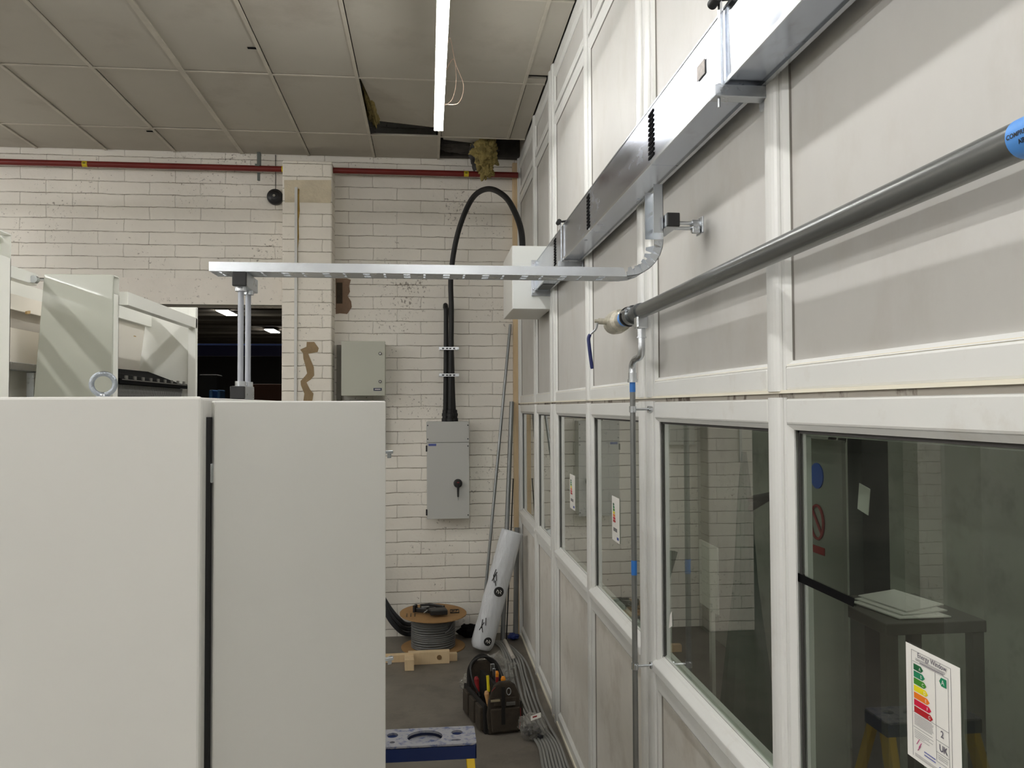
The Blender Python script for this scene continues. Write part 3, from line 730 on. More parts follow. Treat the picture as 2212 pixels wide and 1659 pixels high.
obj('valve_body', MB().lathe((PX, 3.15, PZ), (0, 1, 0), [(0, .028), (.02, .036), (.06, .033), (.07, .046), (.14, .050), (.20, .046), (.21, .036), (.25, .034), (.26, .030)], 28), BRASS, vv)
obj('valve_stem', MB().cyl((PX-.03, 3.28, PZ), (PX-.082, 3.28, PZ+.003), .013, 12).cyl((PX-.082, 3.28, PZ+.003), (PX-.098, 3.28, PZ+.003), .008, 6), BRASS, vv)
lx = PX-.085
lv = bez([(lx, 3.28, PZ), (lx-.006, 3.29, PZ-.03), (lx-.03, 3.31, PZ-.058), (lx-.030, 3.31, PZ-.10), (lx-.018, 3.31, PZ-.195)], 8)
obj('lever', MB().tube(lv[:17], .005, 8), GALV, vv)
obj('lever_grip', MB().tube(lv[14:], [.006]+[.0078]*(len(lv[14:])-2)+[.006], 10), NAVY, vv)
# riser
ri = thing('air_drop_pipe', (.78, 3.0, 0), 'thin grey vertical drop pipe with blue tape marks and zinc elbows below the air main', 'pipe')
RX, RY = .779, 3.0
obj('tee_block', MB().box(PX-.022, PX+.022, 2.885, 2.932, PZ-.066, PZ-.018), GALVB, ri, bevel=.006)
obj('union', MB().cyl((PX, 2.908, PZ-.066), (PX, 2.908, PZ-.095), .016, 16).cyl((PX, 2.908, PZ-.095), (PX, 2.908, PZ-.10), .019, 16), GALVB, ri)
obj('elbow', MB().tube(bez([(PX, 2.908, PZ-.09), (PX, 2.908, PZ-.145), (PX-.002, 2.925, PZ-.168), (PX-.008, 2.975, PZ-.178), (RX, 3.0, PZ-.20), (RX, 3.0, PZ-.235)], 8), .0135, 14), GALVB, ri)
obj('union', MB().cyl((RX, RY, PZ-.225), (RX, RY, PZ-.26), .016, 6).cyl((RX, RY, PZ-.25), (RX, RY, PZ-.262), .019, 16), GALVB, ri)
obj('vertical_pipe', MB().cyl((RX, RY, PZ-.25), (RX, RY, .02), .0105, 20), mat('riser_pipe', (128, 129, 127), .35, .55, var=.08, vscale=9), ri)
for z0, z1, in ((2.175, 2.235), (1.48, 1.535)): obj('blue_tape', MB().cyl((RX, RY, z0), (RX, RY, z1), .0112, 20), BLUE, ri)
for z in (2.109, 1.137):
    m = MB().cyl((RX, RY, z-.012), (RX, RY, z+.012), .0135, 16); m.cyl((RX, RY, z), (FX-.001, RY, z), .005, 8); m.cyl((FX-.018, RY, z), (FX-.001, RY, z), .013, 10)
    m.box(RX-.004, RX+.004, RY-.022, RY-.012, z-.01, z+.01)
    c_ = obj('pipe_clip', m, GALVB, ri, bevel=.001)

# ------------------------------------------------------------ red pipe on back wall
rp = thing('fire_main_pipe', (-2, 7.47, 4.3), 'dark red pipe with yellow bands running along the top of the brick wall', 'pipe')
obj('pipe', MB().tube([(XL, 7.43, 4.30), (.846, 7.43, 4.30)], .0265, 24), RED, rp)
for x in (-3.03, -1.30, .36): 
    obj('yellow_band', MB().cyl((x-.022, 7.43, 4.30), (x+.022, 7.43, 4.30), .0272, 24), YELLOW, rp)
    obj('arrow_mark', MB().box(x-.012, x+.010, 7.4015, 7.4025, 4.296, 4.306), mat('olive_ink', (90, 90, 20), .6), rp)
for k, x in enumerate((-1.14, -4.5)):
    m = MB().lathe((x-.012, 7.43, 4.30), (1, 0, 0), [(0, .032), (.024, .032)], 20); m.box(x-.007, x+.007, 7.43, BY if k else 7.36, 4.29, 4.31); m.box(x-.01, x+.01, 7.40, 7.45, 4.225, 4.27)
    obj('pipe_bracket', m, mat('dark_bracket', (70, 64, 56), .5), rp)
hb = MB().box(-1.55, -1.52, 7.46, 7.50, 4.33, 4.46).box(-1.555, -1.515, 7.40, 7.50, 4.315, 4.335).box(-1.545, -1.525, 7.45, 7.48, 4.2, 4.27)
obj('pipe_hanger', hb, mat('zinc_hanger', (110, 116, 112), .5, .5), rp)
# bell
bl = thing('alarm_bell', (-1.39, 7.5, 4.0), 'black round alarm bell on the brick wall just beside the pier, wired from above', 'bell')
obj('gong', MB().lathe((-1.40, 7.555, 4.068), (0, -1, 0), [(0, .072), (.035, .073), (.045, .070), (.05, .062), (.05, .058), (.055, .056), (.065, .035), (.068, .01)], 36), BLACK, bl)
obj('hub', MB().lathe((-1.40, 7.485, 4.068), (0, -1, 0), [(0, .014), (.012, .012)], 16), mat('chrome', (210, 210, 210), .15, 1), bl)
obj('cable', MB().tube(bez([(-1.40, 7.545, 4.13), (-1.398, 7.55, 4.24), (-1.402, 7.55, 4.35), (-1.40, 7.55, 4.465)], 5), .003, 6), BLACK, bl)

# ------------------------------------------------------------ boxes on the brick wall
gb = thing('wall_enclosure', (-.58, 7.4, 2.22), 'square grey-green steel enclosure with two quarter-turn locks beside the pier', 'electrical box')
obj('body', MB().box(-.765, -.392, 7.33, BY, 2.235, 2.712), GREENG, gb, bevel=.004)
obj('door', MB().box(-.773, -.384, 7.305, 7.329, 2.228, 2.72), GREENG, gb, bevel=.004)
for z in (2.608, 2.355):
    l_ = obj('lock', MB().cyl((-.428, 7.304, z), (-.428, 7.298, z), .014, 18), BLACK, gb)
    obj('keyhole', MB().cyl((-.428, 7.2985, z), (-.428, 7.296, z), .009, 14), mat('chrome', (210, 210, 210), .15, 1), l_)
nm = obj('nameplate', MB().box(-.487, -.413, 7.300, 7.304, 2.272, 2.297), mat('dark_blue_plate', (58, 62, 84), .4), gb)
obj('plate_print', MB().box(-.475, -.425, 7.299, 7.3, 2.282, 2.288), WHITEP, nm)
obj('junction_plate', MB().box(-.78, -.39, 7.47, BY, 1.75, 2.19), mat('pale_grey_box', (188, 188, 180), .45), bevel=.004, label='pale grey box on the brick wall directly under the grey-green enclosure, top sliver showing', cat='electrical box')
jb = obj('trunking_cover', MB().box(-.835, -.795, 7.50, BY, 2.0, 2.70), mat('dull_grey_box', (120, 116, 108), .6), bevel=.003, label='narrow dark grey trunking squeezed between the pier and grey-green enclosure', cat='trunking')

sw = thing('isolator_switch', (.18, 7.45, 1.10), 'tall grey isolator box with black rotary handle under the black cables', 'electrical box')
SY = 7.36; sx0, sx1, sz0, sz1 = -.014, .376, 1.103, 1.989
obj('body', MB().box(sx0+.006, sx1-.004, SY+.014, BY, sz0+.006, sz1), SWG, sw, bevel=.004)
obj('upper_cover', MB().box(sx0, sx1, SY, SY+.013, 1.800, sz1), SWG, sw, bevel=.003)
dr = obj('door', MB().box(sx0+.004, sx1, SY, SY+.013, sz0, 1.796), SWG, sw, bevel=.003)
for z in (1.745, 1.165): obj('door_hinge', MB().box(sx0-.006, sx0+.008, SY-.004, SY+.01, z-.028, z+.028), BLACK, sw, bevel=.002)
for x in (sx0+.012, sx1-.012):
    for z in (1.955, 1.83): obj('cover_screw', MB().cyl((x, SY, z), (x, SY-.004, z), .006, 8), INK, sw)
for z in (1.765, 1.135): obj('door_screw', MB().cyl((sx1-.012, SY, z), (sx1-.012, SY-.004, z), .006, 8), INK, sw)
obj('maker_plate', MB().box(.005, .075, SY-.003, SY, 1.768, 1.788), mat('blue_plate', (70, 84, 150), .4), sw)
hk = obj('handle_hub', MB().lathe((.272, SY, 1.425), (0, -1, 0), [(0, .040), (.012, .040), (.02, .034), (.04, .032), (.045, .026)], 24), BLACK, sw)
obj('handle_lever', MB().prism([(-.012, 0), (.012, 0), (.008, -.125), (-.008, -.125)], (.272, SY-.048, 1.43), (1, 0, 0), (0, 0, 1), (0, .02, 0)), BLACK, sw, bevel=.003)
obj('red_pointer', MB().box(.262, .282, SY-.050, SY-.046, 1.434, 1.440), REDD, sw)
obj('handle_tip', MB().cyl((.274, SY-.03, 1.31), (.274, SY-.03, 1.27), .006, 8, r1=.001), GALV, sw)

# black conduits
def conduit(name, pts, r, label, ribs=True, parts=()):
    t = thing(name, pts[0], label, 'cable', 'black armoured cables above the isolator')
    P = bez(pts, 12); obj('sheath', MB().tube(P, r, 18), BLACKR, t)
    x, y, z = pts[0]
    obj('gland', MB().lathe((x, y, z-.002), (0, 0, 1), [(0, r*1.55), (.03, r*1.55), (.032, r*1.25), (.05, r*1.25), (.052, r*1.45), (.075, r*1.45), (.078, r*1.2), (.105, r*1.15), (.11, r*1.0)], 18), BLACKR, t)
    return t
cr = .022
conduit('power_cable', [(.16, 7.44, 1.99), (.163, 7.44, 2.2), (.168, 7.45, 2.6), (.170, 7.45, 2.98), (.168, 7.46, 3.04), (.165, 7.49, 3.075), (.165, 7.555, 3.06)], cr, 'left black cable rising from the isolator and bending back into the brick wall')
conduit('power_cable', [(.245, 7.45, 1.99), (.232, 7.46, 2.2), (.222, 7.47, 2.6), (.215, 7.475, 2.96), (.21, 7.49, 3.02), (.205, 7.555, 3.04)], cr, 'right rear black cable rising from the isolator into the brick wall')
A = [(.205, 7.40, 1.99), (.207, 7.40, 2.25), (.212, 7.395, 2.6), (.217, 7.39, 3.0), tuple(px(974, 600, 'y', 7.38)), tuple(px(983, 530, 'y', 7.33)), tuple(px(1000, 470, 'y', 7.22)), tuple(px(1024, 424, 'y', 7.05)), tuple(px(1056, 408, 'y', 6.8)), tuple(px(1090, 424, 'y', 6.55)), tuple(px(1112, 458, 'y', 6.3)), tuple(px(1126, 500, 'y', 6.1)), (.715, 5.98, HC+1.13)]
conduit('power_cable', A, .024, 'long black cable looping high from the isolator over to the white feed box')
for z, lab in ((2.66, 'upper slotted zinc cleat clamping the black cables to the brick wall'), (2.415, 'lower slotted zinc cleat clamping the black cables to the brick wall')):
    t = thing('cable_cleat', (.19, 7.36, z), lab, 'cable cleat', 'cable cleats')
    obj('cross_bar', MB().box(.102, .285, 7.362, 7.372, z-.014, z+.016), GALVB, t, bevel=.002)
    for x in (.14, .175, .205, .24): obj('slot', MB().box(x-.010, x+.010, 7.3605, 7.362, z-.006, z+.006), BLACK, t)
    for x in (.113, .274):
        obj('cleat_bolt', MB().cyl((x, 7.372, z), (x, BY, z), .005, 8), GALV, t); obj('bolt_head', MB().cyl((x, 7.352, z), (x, 7.362, z), .011, 6), GALVB, t)

# ------------------------------------------------------------ leaning conduits in the corner
for n, (p0, p1, r, lab, m) in enumerate([
    (tuple(px(1037, 1392, 'y', 7.1)), (.775, 7.50, 2.90), .0135, 'longest thin grey conduit leaning in the corner, top by the white feed box', CONDUIT),
    ((.66, 7.2, .0), (.783, 7.48, 2.17), .021, 'thick grey conduit leaning in the corner beside the timber stud', CONDUIT),
    ((.795, 7.36, .0), (.822, 7.44, 1.0), .024, 'short dark grey tube upright in the corner behind the foil roll', CONDUIT),
    ((.71, 7.35, .0), (.795, 7.49, 1.45), .006, 'thin black rod leaning between thick conduit and corner', BLACK)]):
    p0 = (p0[0], p0[1], .0)
    obj('leaning_conduit' if m is CONDUIT else 'leaning_rod', MB().cyl(p0, p1, r, 16), m, label=lab, cat='conduit')

# insulation/foil roll leaning on the partition
fr_ = thing('wrapped_roll', (.44, 7.02, 0), 'tall white film-wrapped roll with round black printed logos leaning against the partition', 'roll')
a0 = Vector((.452, 6.98, .035)); a1 = Vector((.742, 7.10, 1.02)); ax = (a1-a0).normalized(); rr = .098
u_ = ax.cross(Vector((0, 1, 0))).normalized(); v_ = ax.cross(u_).normalized()
rm = MB(); Nn = 44; Mm = 60; vs = []; from mathutils import noise
for i in range(Mm+1):
    t = i/Mm
    for k in range(Nn):
        th = 2*math.pi*k/Nn; n_ = noise.noise(Vector((math.cos(th)*1.8, math.sin(th)*1.8, t*6)))*.006+noise.noise(Vector((math.cos(th)*6, math.sin(th)*6, t*9+3)))*.0025
        r_ = rr+n_-(.02*max(0, 1-t/.04) if t < .04 else 0)
        vs.append(a0.lerp(a1, t)+u_*r_*math.cos(th)+v_*r_*math.sin(th))
fs = [(i*Nn+k, i*Nn+(k+1) % Nn, (i+1)*Nn+(k+1) % Nn, (i+1)*Nn+k) for i in range(Mm) for k in range(Nn)]
rm.add(vs, fs, 0, True); rm.f.append(tuple(range(Nn))); rm.m.append(0); rm.sm.append(False)
rm.f.append(tuple(Mm*Nn+k for k in range(Nn))); rm.m.append(0); rm.sm.append(False)
obj('roll_body', rm, FILM, fr_)
def on_roll(t, th, off=.004): return a0.lerp(a1, t)+(u_*math.cos(th)+v_*math.sin(th))*(rr+off)
# facing angle toward the camera
mid = a0.lerp(a1, .5); cd = (Vector((0, 0, HC))-mid); cth = math.atan2(cd.dot(v_), cd.dot(u_))
def disc(t, th0, rad, m, off, n=24, hole=0):
    mb = MB(); Lr = (a1-a0).length
    ring1 = [on_roll(t+rad*math.cos(2*math.pi*k/n)/Lr, th0+rad*math.sin(2*math.pi*k/n)/rr, off) for k in range(n)]
    c = on_roll(t, th0, off+.002)
    if hole:
        ring2 = [on_roll(t+hole*math.cos(2*math.pi*k/n)/Lr, th0+hole*math.sin(2*math.pi*k/n)/rr, off) for k in range(n)]
        mb.add(ring1+ring2, [(k, (k+1) % n, n+(k+1) % n, n+k) for k in range(n)])
    else: mb.add(ring1+[c], [(k, (k+1) % n, n) for k in range(n)])
    return mb
lg = obj('printed_logo', disc(.49, cth+.25, .042, INK, .007), INK, fr_)
def wr(t0, th0, off):
    Lr = (a1-a0).length
    return lambda u, v: on_roll(t0+v/Lr, th0-u/rr*1.0, off)
sgn = 1
def squig(t0, th0, off, k_):
    mb = MB(); Lr = (a1-a0).length
    for (du, dv, eu_, ev_) in ((-.6, -.3, -.5, .4), (-.5, .4, -.1, .1), (-.1, .1, -.1, -.5), (.15, .5, .55, .2), (.55, .2, .2, -.1), (.2, -.1, .6, -.4)):
        mb.tube([on_roll(t0+dv*k_/Lr, th0+du*k_/rr, off), on_roll(t0+ev_*k_/Lr, th0+eu_*k_/rr, off)], .0028, 5)
    return mb
obj('logo_strokes', squig(.49, cth+.25, .0105, .034), WHITEP, fr_)
obj('printed_logo', disc(.02+.06, cth+.45, .036, INK, .006), INK, fr_)
obj('logo_strokes', squig(.08, cth+.45, .0095, .029), WHITEP, fr_)
sk = MB()
for (t0, b0_, t1, b1_) in [(.60, -.55, .66, -.5), (.56, -.6, .64, -.35), (.55, -.35, .61, -.6), (.57, -.2, .62, -.35), (.17, -.4, .24, -.5), (.15, -.55, .22, -.3), (.14, -.2, .2, -.45), (.2, -.1, .26, -.25), (.53, -.15, .57, -.3)]:
    sk.tube([on_roll(t0, cth+b0_, .005), on_roll((t0+t1)/2, cth+(b0_+b1_)/2, .0065), on_roll(t1, cth+b1_, .005)], .0035, 5)
obj('printed_drawing', sk, INK, fr_)
obj('roll_core', MB().lathe(tuple(a1), tuple(ax), [(-.02, .035), (.003, .035), (.003, .03)], 20), mat('roll_end', (150, 152, 154), .6), fr_)

# ------------------------------------------------------------ cable drum
DXc, DYc = .044, 7.20
dm = thing('cable_drum', (DXc, DYc, 0), 'cardboard drum wound with grey cable standing on the floor by the brick wall', 'cable drum')
obj('lower_flange', MB().lathe((DXc, DYc, 0), (0, 0, 1), [(0, .282), (.008, .282)], 56), CARD, dm)
uf = MB().lathe((DXc, DYc, .292), (.02, -.03, 1), [(0, .295), (.008, .295)], 56)
ufo = obj('upper_flange', uf, CARD, dm)
pr_ = MB()
for k in range(3): pr_.box(DXc-.235+k*.035, DXc-.225+k*.035, DYc-.12, DYc-.02, .2925, .3045)
obj('printed_lines', pr_, mat('print_brown', (82, 66, 46), .7), ufo)
fpm = MB()
for (xa, xb_, ya, yb_) in ((.15, .155, -.03, .08), (.225, .23, -.03, .08), (.15, .23, -.03, -.024), (.15, .23, .074, .08), (.165, .17, -.01, .06), (.165, .19, .03, .036), (.2, .205, -.01, .06), (.2, .215, .05, .056)): fpm.box(DXc+xa, DXc+xb_, DYc+ya, DYc+yb_, .292, .3042)
obj('flange_print', fpm, INK, ufo)
obj('core', MB().lathe((DXc, DYc, .008), (0, 0, 1), [(0, .165), (.284, .165)], 36), CARD, dm)
cw = MB(); nt_ = 15
for k in range(nt_):
    z = .02+k*.0185; c = [(DXc+.186*math.cos(2*math.pi*j/48), DYc+.186*math.sin(2*math.pi*j/48), z+.004*math.sin(2*math.pi*j/48+k)) for j in range(48)]
    cw.tube(c, .0102, 10, closed=True)
cw.tube(bez([(DXc+.10, DYc-.165, .16), (DXc+.14, DYc-.155, .19), (DXc+.18, DYc-.11, .25)], 6), .008, 8)
obj('cable_windings', cw, CABLEG, dm)
# black plastic clamp/tool on the drum
bk = thing('cable_clamp', (DXc, 7.1, .303), 'black plastic strap and buckle hardware lying on top of the cable drum', 'clamp')
obj('main_block', MB().obox((.085, 7.09, .337), (.075, .01, 0), (-.01, .055, 0), (0, 0, .022)), BLACK, bk, bevel=.008)
obj('arm', MB().obox((-.03, 7.15, .333), (.10, -.05, 0), (.008, .016, 0), (0, 0, .018)), BLACK, bk, bevel=.005)
obj('arm', MB().obox((.07, 7.23, .342), (.07, -.06, 0), (.008, .015, 0), (0, 0, .022)), BLACK, bk, bevel=.005)
obj('hook', MB().obox((-.115, 7.19, .345), (.012, .03, 0), (.01, -.005, 0), (0, 0, .03)), BLACK, bk, bevel=.004)
obj('strap_roll', MB().cyl((-.07, 7.27, .338), (.01, 7.28, .338), .022, 16), BLACKR, bk)
obj('ring', MB().tube([(.02+.045*math.cos(a/20*6.283), 7.12+.05*math.sin(a/20*6.283), .352) for a in range(20)], .009, 8, closed=True), BLACK, bk)
obj('metal_pin', MB().cyl((-.035, 7.02, .345), (-.008, 7.07, .352), .006, 8).box(-.06, .01, 7.17, 7.185, .352, .360), GALVB, bk)

# timber offcuts
def timber(c, hx, hy, hz, rot, lab):
    ca, sa = math.cos(rot), math.sin(rot)
    return obj('timber_offcut', MB().obox(c, (hx*ca, hx*sa, 0), (-hy*sa, hy*ca, 0), (0, 0, hz)), WOOD, bevel=.003, label=lab, cat='timber')
timber((.005, 6.74, .051), .17, .0325, .05, .03, 'longest pale timber offcut on the floor before the drum, knot at one end')
timber((-.155, 6.66, .045), .037, .10, .044, .04, 'short thick pale timber block end-on in front of the longest offcut')
timber((-.28, 6.82, .03), .13, .03, .03, .02, 'pale timber strip poking out from behind the cabinet door toward the drum')
timber((.19, 6.80, .03), .05, .03, .03, .05, 'small pale timber stub at the far end of the longest offcut')
obj('knot', MB().cyl((.09, 6.7075, .055), (.09, 6.7060, .055), .02, 16), mat('knot', (120, 92, 58), .7), bpy.data.objects['timber_offcut'])

# black cable coming down at left
for k in range(3):
    P = bez([(-.52-.02*k, 7.47-.03*k, .75), (-.46, 7.45-.03*k, .5-.02*k), (-.36, 7.44-.03*k, .31-.04*k), (-.27, 7.46-.02*k, .19-.045*k), (-.2, 7.52, .12-.045*k), (-.1, 7.535, .115-.042*k)], 8)
    obj('sagging_cable', MB().tube(P, .020, 12), mat('dark_grey_cable', (52, 54, 58), .5), label='thick dark grey cable sagging down the brick wall behind the cable drum', cat='cable', group='sagging cables behind the drum')
blob('rag', (.77, 7.33, .03), (.045, .06, .022), mat('blue_bag', (24, 44, 110), .5), 'crumpled blue plastic on the floor in the corner under the leaning conduits', 'bag', 4., 3, .4, 5)
blob('rubbish_bag', (.37, 7.46, .06), (.09, .06, .05), mat('dark_bag', (24, 23, 22), .9, spec=.1), 'small dark heap against the brick wall between drum and wrapped roll', 'bag', 8., 3, .4, 5)  # dark lump marking an indistinct dark area at the wall foot

# cables on the floor along the partition
for k in range(8):
    o_ = k*.021
    P = bez([(.52+.012*k, 7.25-.01*k, .02+.008*(k % 2)), (.62+.011*k, 7.12, .012+.01*(k % 3)), (.64+.022*k, 6.75, .01), (.61+.026*k+.01*math.sin(k*2), 6.25, .01+.006*(k % 2)), (.595+.027*k, 5.75, .01), (.63+.022*k+.01*math.sin(k), 5.3, .01+.01*(k % 2)), (.68+.019*k, 5.0, .018), (.665+.021*k, 4.6, .01), (.68+.021*k, 4.0, .01), (.68+.018*k, 3.0, .01), (.69+.016*k, 1.5, .01)], 10)
    P = [Vector((min(q.x, .835), q.y, max(q.z, .0098))) for q in P]
    obj('floor_cable', MB().tube(P, .0098, 8), mat('floor_cable_grey', (134, 134, 130), .45), label='thin grey cable in the bundle lying along the foot of the white partition', cat='cable', group='grey cables along the partition foot')
obj('plastic_tube', MB().cyl((.675, 7.15, .045), (.705, 6.72, .03), .017, 14), mat('offwhite_tube', (196, 190, 180), .4), label='short off-white plastic tube lying on the cables by the wrapped roll', cat='tube')

# ------------------------------------------------------------ tool bag
tg = thing('tool_bag', (.47, 5.5, 0), 'open dark brown canvas tool bag full of hand tools on the floor', 'tool bag')
rot = math.radians(9)
bo = Vector((.49, 5.24, 0)); ex = Vector((math.cos(rot*.9), math.sin(rot*.9), 0)); ey = Vector((-math.sin(rot*1.6), math.cos(rot*1.6), 0)); ez = Vector((0, 0, 1))
def bp(x, y, z): return bo+ex*x+ey*y+ez*z
prof = [(-.10, 0), (.10, 0), (.115, .12), (.105, .24), (.075, .31), (.04, .335), (-.03, .335), (-.065, .31), (-.10, .22), (-.112, .12)]
for y, nm_ in ((0, 'end_panel'), (.46, 'far_end_panel')):
    o_ = obj(nm_, MB().prism(prof, bp(0, y, 0), ex, ez, ey*.03), BAG, tg, bevel=.01)
for sx, nm_ in ((-1, 'side_panel'), (1, 'side_panel')):
    m = MB(); m.hexa([bp(sx*.112-.012, .02, .0), bp(sx*.112+.012, .02, 0), bp(sx*.112+.012, .47, 0), bp(sx*.112-.012, .47, 0), bp(sx*.118-.01, .02, .19), bp(sx*.118+.01, .02, .19), bp(sx*.118+.01, .47, .19), bp(sx*.118-.01, .47, .19)])
    sp = obj(nm_, m, BAGD, tg, bevel=.006)
    for k in range(3): obj('pocket', MB().obox(bp(sx*.134, .10+k*.14, .09), ex*.012, ey*.055, ez*.075), BAG, sp, bevel=.006)
obj('bag_floor', MB().obox(bp(0, .235, .02), ex*.105, ey*.23, ez*.018), BAGD, tg, bevel=.004)
obj('centre_divider', MB().obox(bp(-.01, .24, .15), ex*.012, ey*.20, ez*.13), BAGD, tg, bevel=.004)
obj('front_pocket', MB().prism([(-.085, .02), (.09, .02), (.10, .17), (-.095, .17)], bp(0, -.022, 0), ex, ez, ey*.022), BAG, tg, bevel=.008)
obj('zip_pocket', MB().prism([(-.07, .185), (.08, .185), (.075, .235), (-.065, .235)], bp(0, -.012, 0), ex, ez, ey*.012), BAG, tg, bevel=.005)
obj('webbing_strap', MB().obox(bp(-.015, -.026, .19), ex*.012, ey*.003, ez*.12), BAGD, tg, bevel=.002)
obj('buckle', MB().box(0, .001, 0, .001, 0, .001).obox(bp(.035, -.026, .20), ex*.03, ey*.004, ez*.012), BLACK, tg, bevel=.003) if False else obj('buckle', MB().obox(bp(.035, -.026, .20), ex*.03, ey*.004, ez*.012), mat('buckle_grey', (90, 88, 84), .4), tg, bevel=.003)
obj('reflective_tab', MB().obox(bp(-.065, -.02, .225), ex*.03, ey*.004, ez*.006), mat('tan_tab', (150, 138, 112), .5), tg)
obj('carabiner', MB().tube([bp(.02+.014*math.cos(a/14*6.283), -.03, .28+.022*math.sin(a/14*6.283)) for a in range(14)], .003, 6, closed=True), GALV, tg)
obj('red_piping', MB().tube([bp(.093, -.024, .03), bp(.102, -.024, .10), bp(.10, -.024, .165)], .002, 6).tube([bp(-.06, -.004, .305), bp(-.085, -.004, .28)], .002, 6), REDD, tg)
hd = [bp(-.11, .16, .2), bp(-.15, .20, .30), bp(-.13, .28, .38), bp(-.03, .34, .40), bp(.06, .34, .36), bp(.10, .28, .25)]
obj('carry_handle', MB().tube(bez(hd, 8), .006, 8), BLACK, tg)
obj('far_arch', MB().tube(bez([bp(-.11, .40, .18), bp(-.09, .45, .30), bp(0, .47, .37), bp(.09, .45, .30), bp(.115, .38, .18)], 8), .014, 10), BAGD, tg)
TOOLS = [('screwdriver', (.045, .30, .20), (.02, .03, .14), ORANGE, 'screwdriver with orange grip standing in the bag beside the steel shaft'),
         ('screwdriver', (.075, .24, .18), (.01, .02, .13), ORANGE, 'screwdriver with amber grip and dark red collar nearest the bag rim'),
         ('pliers', (-.03, .22, .20), (.0, .03, .12), YELG, 'slim yellow-handled pliers standing in the tool bag'),
         ('screwdriver', (-.085, .28, .18), (-.01, .02, .13), REDD, 'red-handled screwdriver standing against the left bag pocket'),
         ('chisel', (-.082, .06, .16), (-.02, .0, .12), mat('beech', (206, 160, 108), .5), 'wooden-handled chisel standing in the near bag pocket')]
for n, (nm_, (x, y, z), d, m, lab) in enumerate(TOOLS):
    p0 = bp(x, y, z-.08); dd = (ex*d[0]+ey*d[1]+ez*d[2]).normalized(); p1 = bp(x, y, z)
    t = thing(nm_, tuple(p0), lab, nm_)
    obj('shaft', MB().cyl(p0, p1+dd*.02, .004, 8), GALVB, t)
    L_ = .105; obj('grip', MB().lathe(tuple(p1), tuple(dd), [(0, .008), (.01, .012), (L_*.5, .010 if m is YELG else .014), (L_*.85, .010 if m is YELG else .017), (L_, .010)], 12), m, t)
    if m is ORANGE: obj('collar', MB().lathe(tuple(p1), tuple(dd), [(.005, .0155), (L_*.62, .0178), (L_*.63, .016)], 12), REDD, t)
t = thing('spanner', tuple(bp(.02, .26, .12)), 'bright steel adjustable spanner standing upright in the tool bag', 'spanner')
obj('shank', MB().obox(bp(.02, .26, .22), ex*.010, ey*.004, ez*.12), GALVB, t, bevel=.002); obj('jaw', MB().obox(bp(.012, .27, .345), ex*.014, ey*.006, ez*.025), GALVB, t, bevel=.003)

# clear polythene behind bag, small clear bag at left, bag with fittings at right
def sheet(name, c, r, label, seed, m=CLEAR, cat='plastic bag'): return blob(name, c, r, m, label, cat, seed, 4, .45, 6)
sheet('polythene_sheet', (.50, 6.18, .11), (.13, .14, .10), 'crumpled clear polythene sheet heaped behind the tool bag', 11.)
sheet('polythene_bag', (.295, 5.98, .07), (.055, .08, .055), 'small clear bag of parts at the left foot of the tool bag', 13.)
bgb = thing('fittings_bag', (.66, 5.13, 0), 'clear plastic bag of black fittings with white label beside the tool bag', 'plastic bag')
blob('film', (.66, 5.13, .085), (.082, .075, .075), CLEAR, None, None, 21., 4, .3, 6, bgb)
rr2 = random.Random(3)
for k in range(16): 
    x, y, z = .66+rr2.uniform(-.05, .05), 5.13+rr2.uniform(-.04, .04), .03+rr2.uniform(0, .05)
    d = Vector((rr2.uniform(-1, 1), rr2.uniform(-1, 1), rr2.uniform(-.5, 1))).normalized()*.025
    obj('fitting', MB().cyl(Vector((x, y, z))-d, Vector((x, y, z))+d, .015, 10), mat('dark_fitting', (40, 42, 48), .4), bgb)
obj('paper_label', MB().obox((.675, 5.075, .165), (.032, .004, .008), (0, .004, .014), (.001, -.001, .0005)), WHITEP, bgb)
obj('label_print', MB().obox((.668, 5.0735, .1655), (.014, .0015, .003), (0, .001, .004), (.0002, -.0015, .0005)), REDD, bgb)

# ------------------------------------------------------------ step ladder
ld = thing('step_ladder', (-.02, 2.9, 0), 'fibreglass step ladder with worn blue top and yellow rails beside the grey cabinet door', 'ladder')
TZL = 1.0; lx0, lx1, ly0, ly1 = -.20, .160, 2.705, 2.852
# top slab with round holes built as a ring-filled plate
def plate_with_holes(x0, x1, y0, y1, z0, z1, holes_, m):
    cu = bpy.data.curves.new('c', 'CURVE'); cu.dimensions = '2D'; cu.fill_mode = 'BOTH'; cu.extrude = (z1-z0)/2
    def sp(pts):
        s_ = cu.splines.new('POLY'); s_.points.add(len(pts)-1); s_.use_cyclic_u = True
        for p, q in zip(s_.points, pts): p.co = (q[0], q[1], 0, 1)
    r = .012
    pts = []
    for cx_, cy_, a_ in ((x1-r, y1-r, 0), (x0+r, y1-r, 90), (x0+r, y0+r, 180), (x1-r, y0+r, 270)):
        for k in range(5): t = math.radians(a_+k*22.5); pts.append((cx_+r*math.cos(t), cy_+r*math.sin(t)))
    sp(pts)
    for (hx, hy, ra, rb) in holes_: sp([(hx+ra*math.cos(k/28*6.2832), hy+rb*math.sin(k/28*6.2832)) for k in range(28)])
    t = bpy.data.objects.new('c', cu); COL.objects.link(t); me = bpy.data.meshes.new_from_object(t); COL.objects.unlink(t); bpy.data.objects.remove(t)
    mb = MB(); mb.v = [(v.co.x, v.co.y, v.co.z+(z0+z1)/2) for v in me.vertices]; mb.f = [tuple(p.vertices) for p in me.polygons]; mb.m = [0]*len(mb.f); mb.sm = [False]*len(mb.f)
    return mb
hs = [(-.012, 2.778, .060, .052), (-.122, 2.800, .019, .021), (.098, 2.800, .019, .021), (-.120, 2.742, .009, .008), (.092, 2.738, .017, .006)]
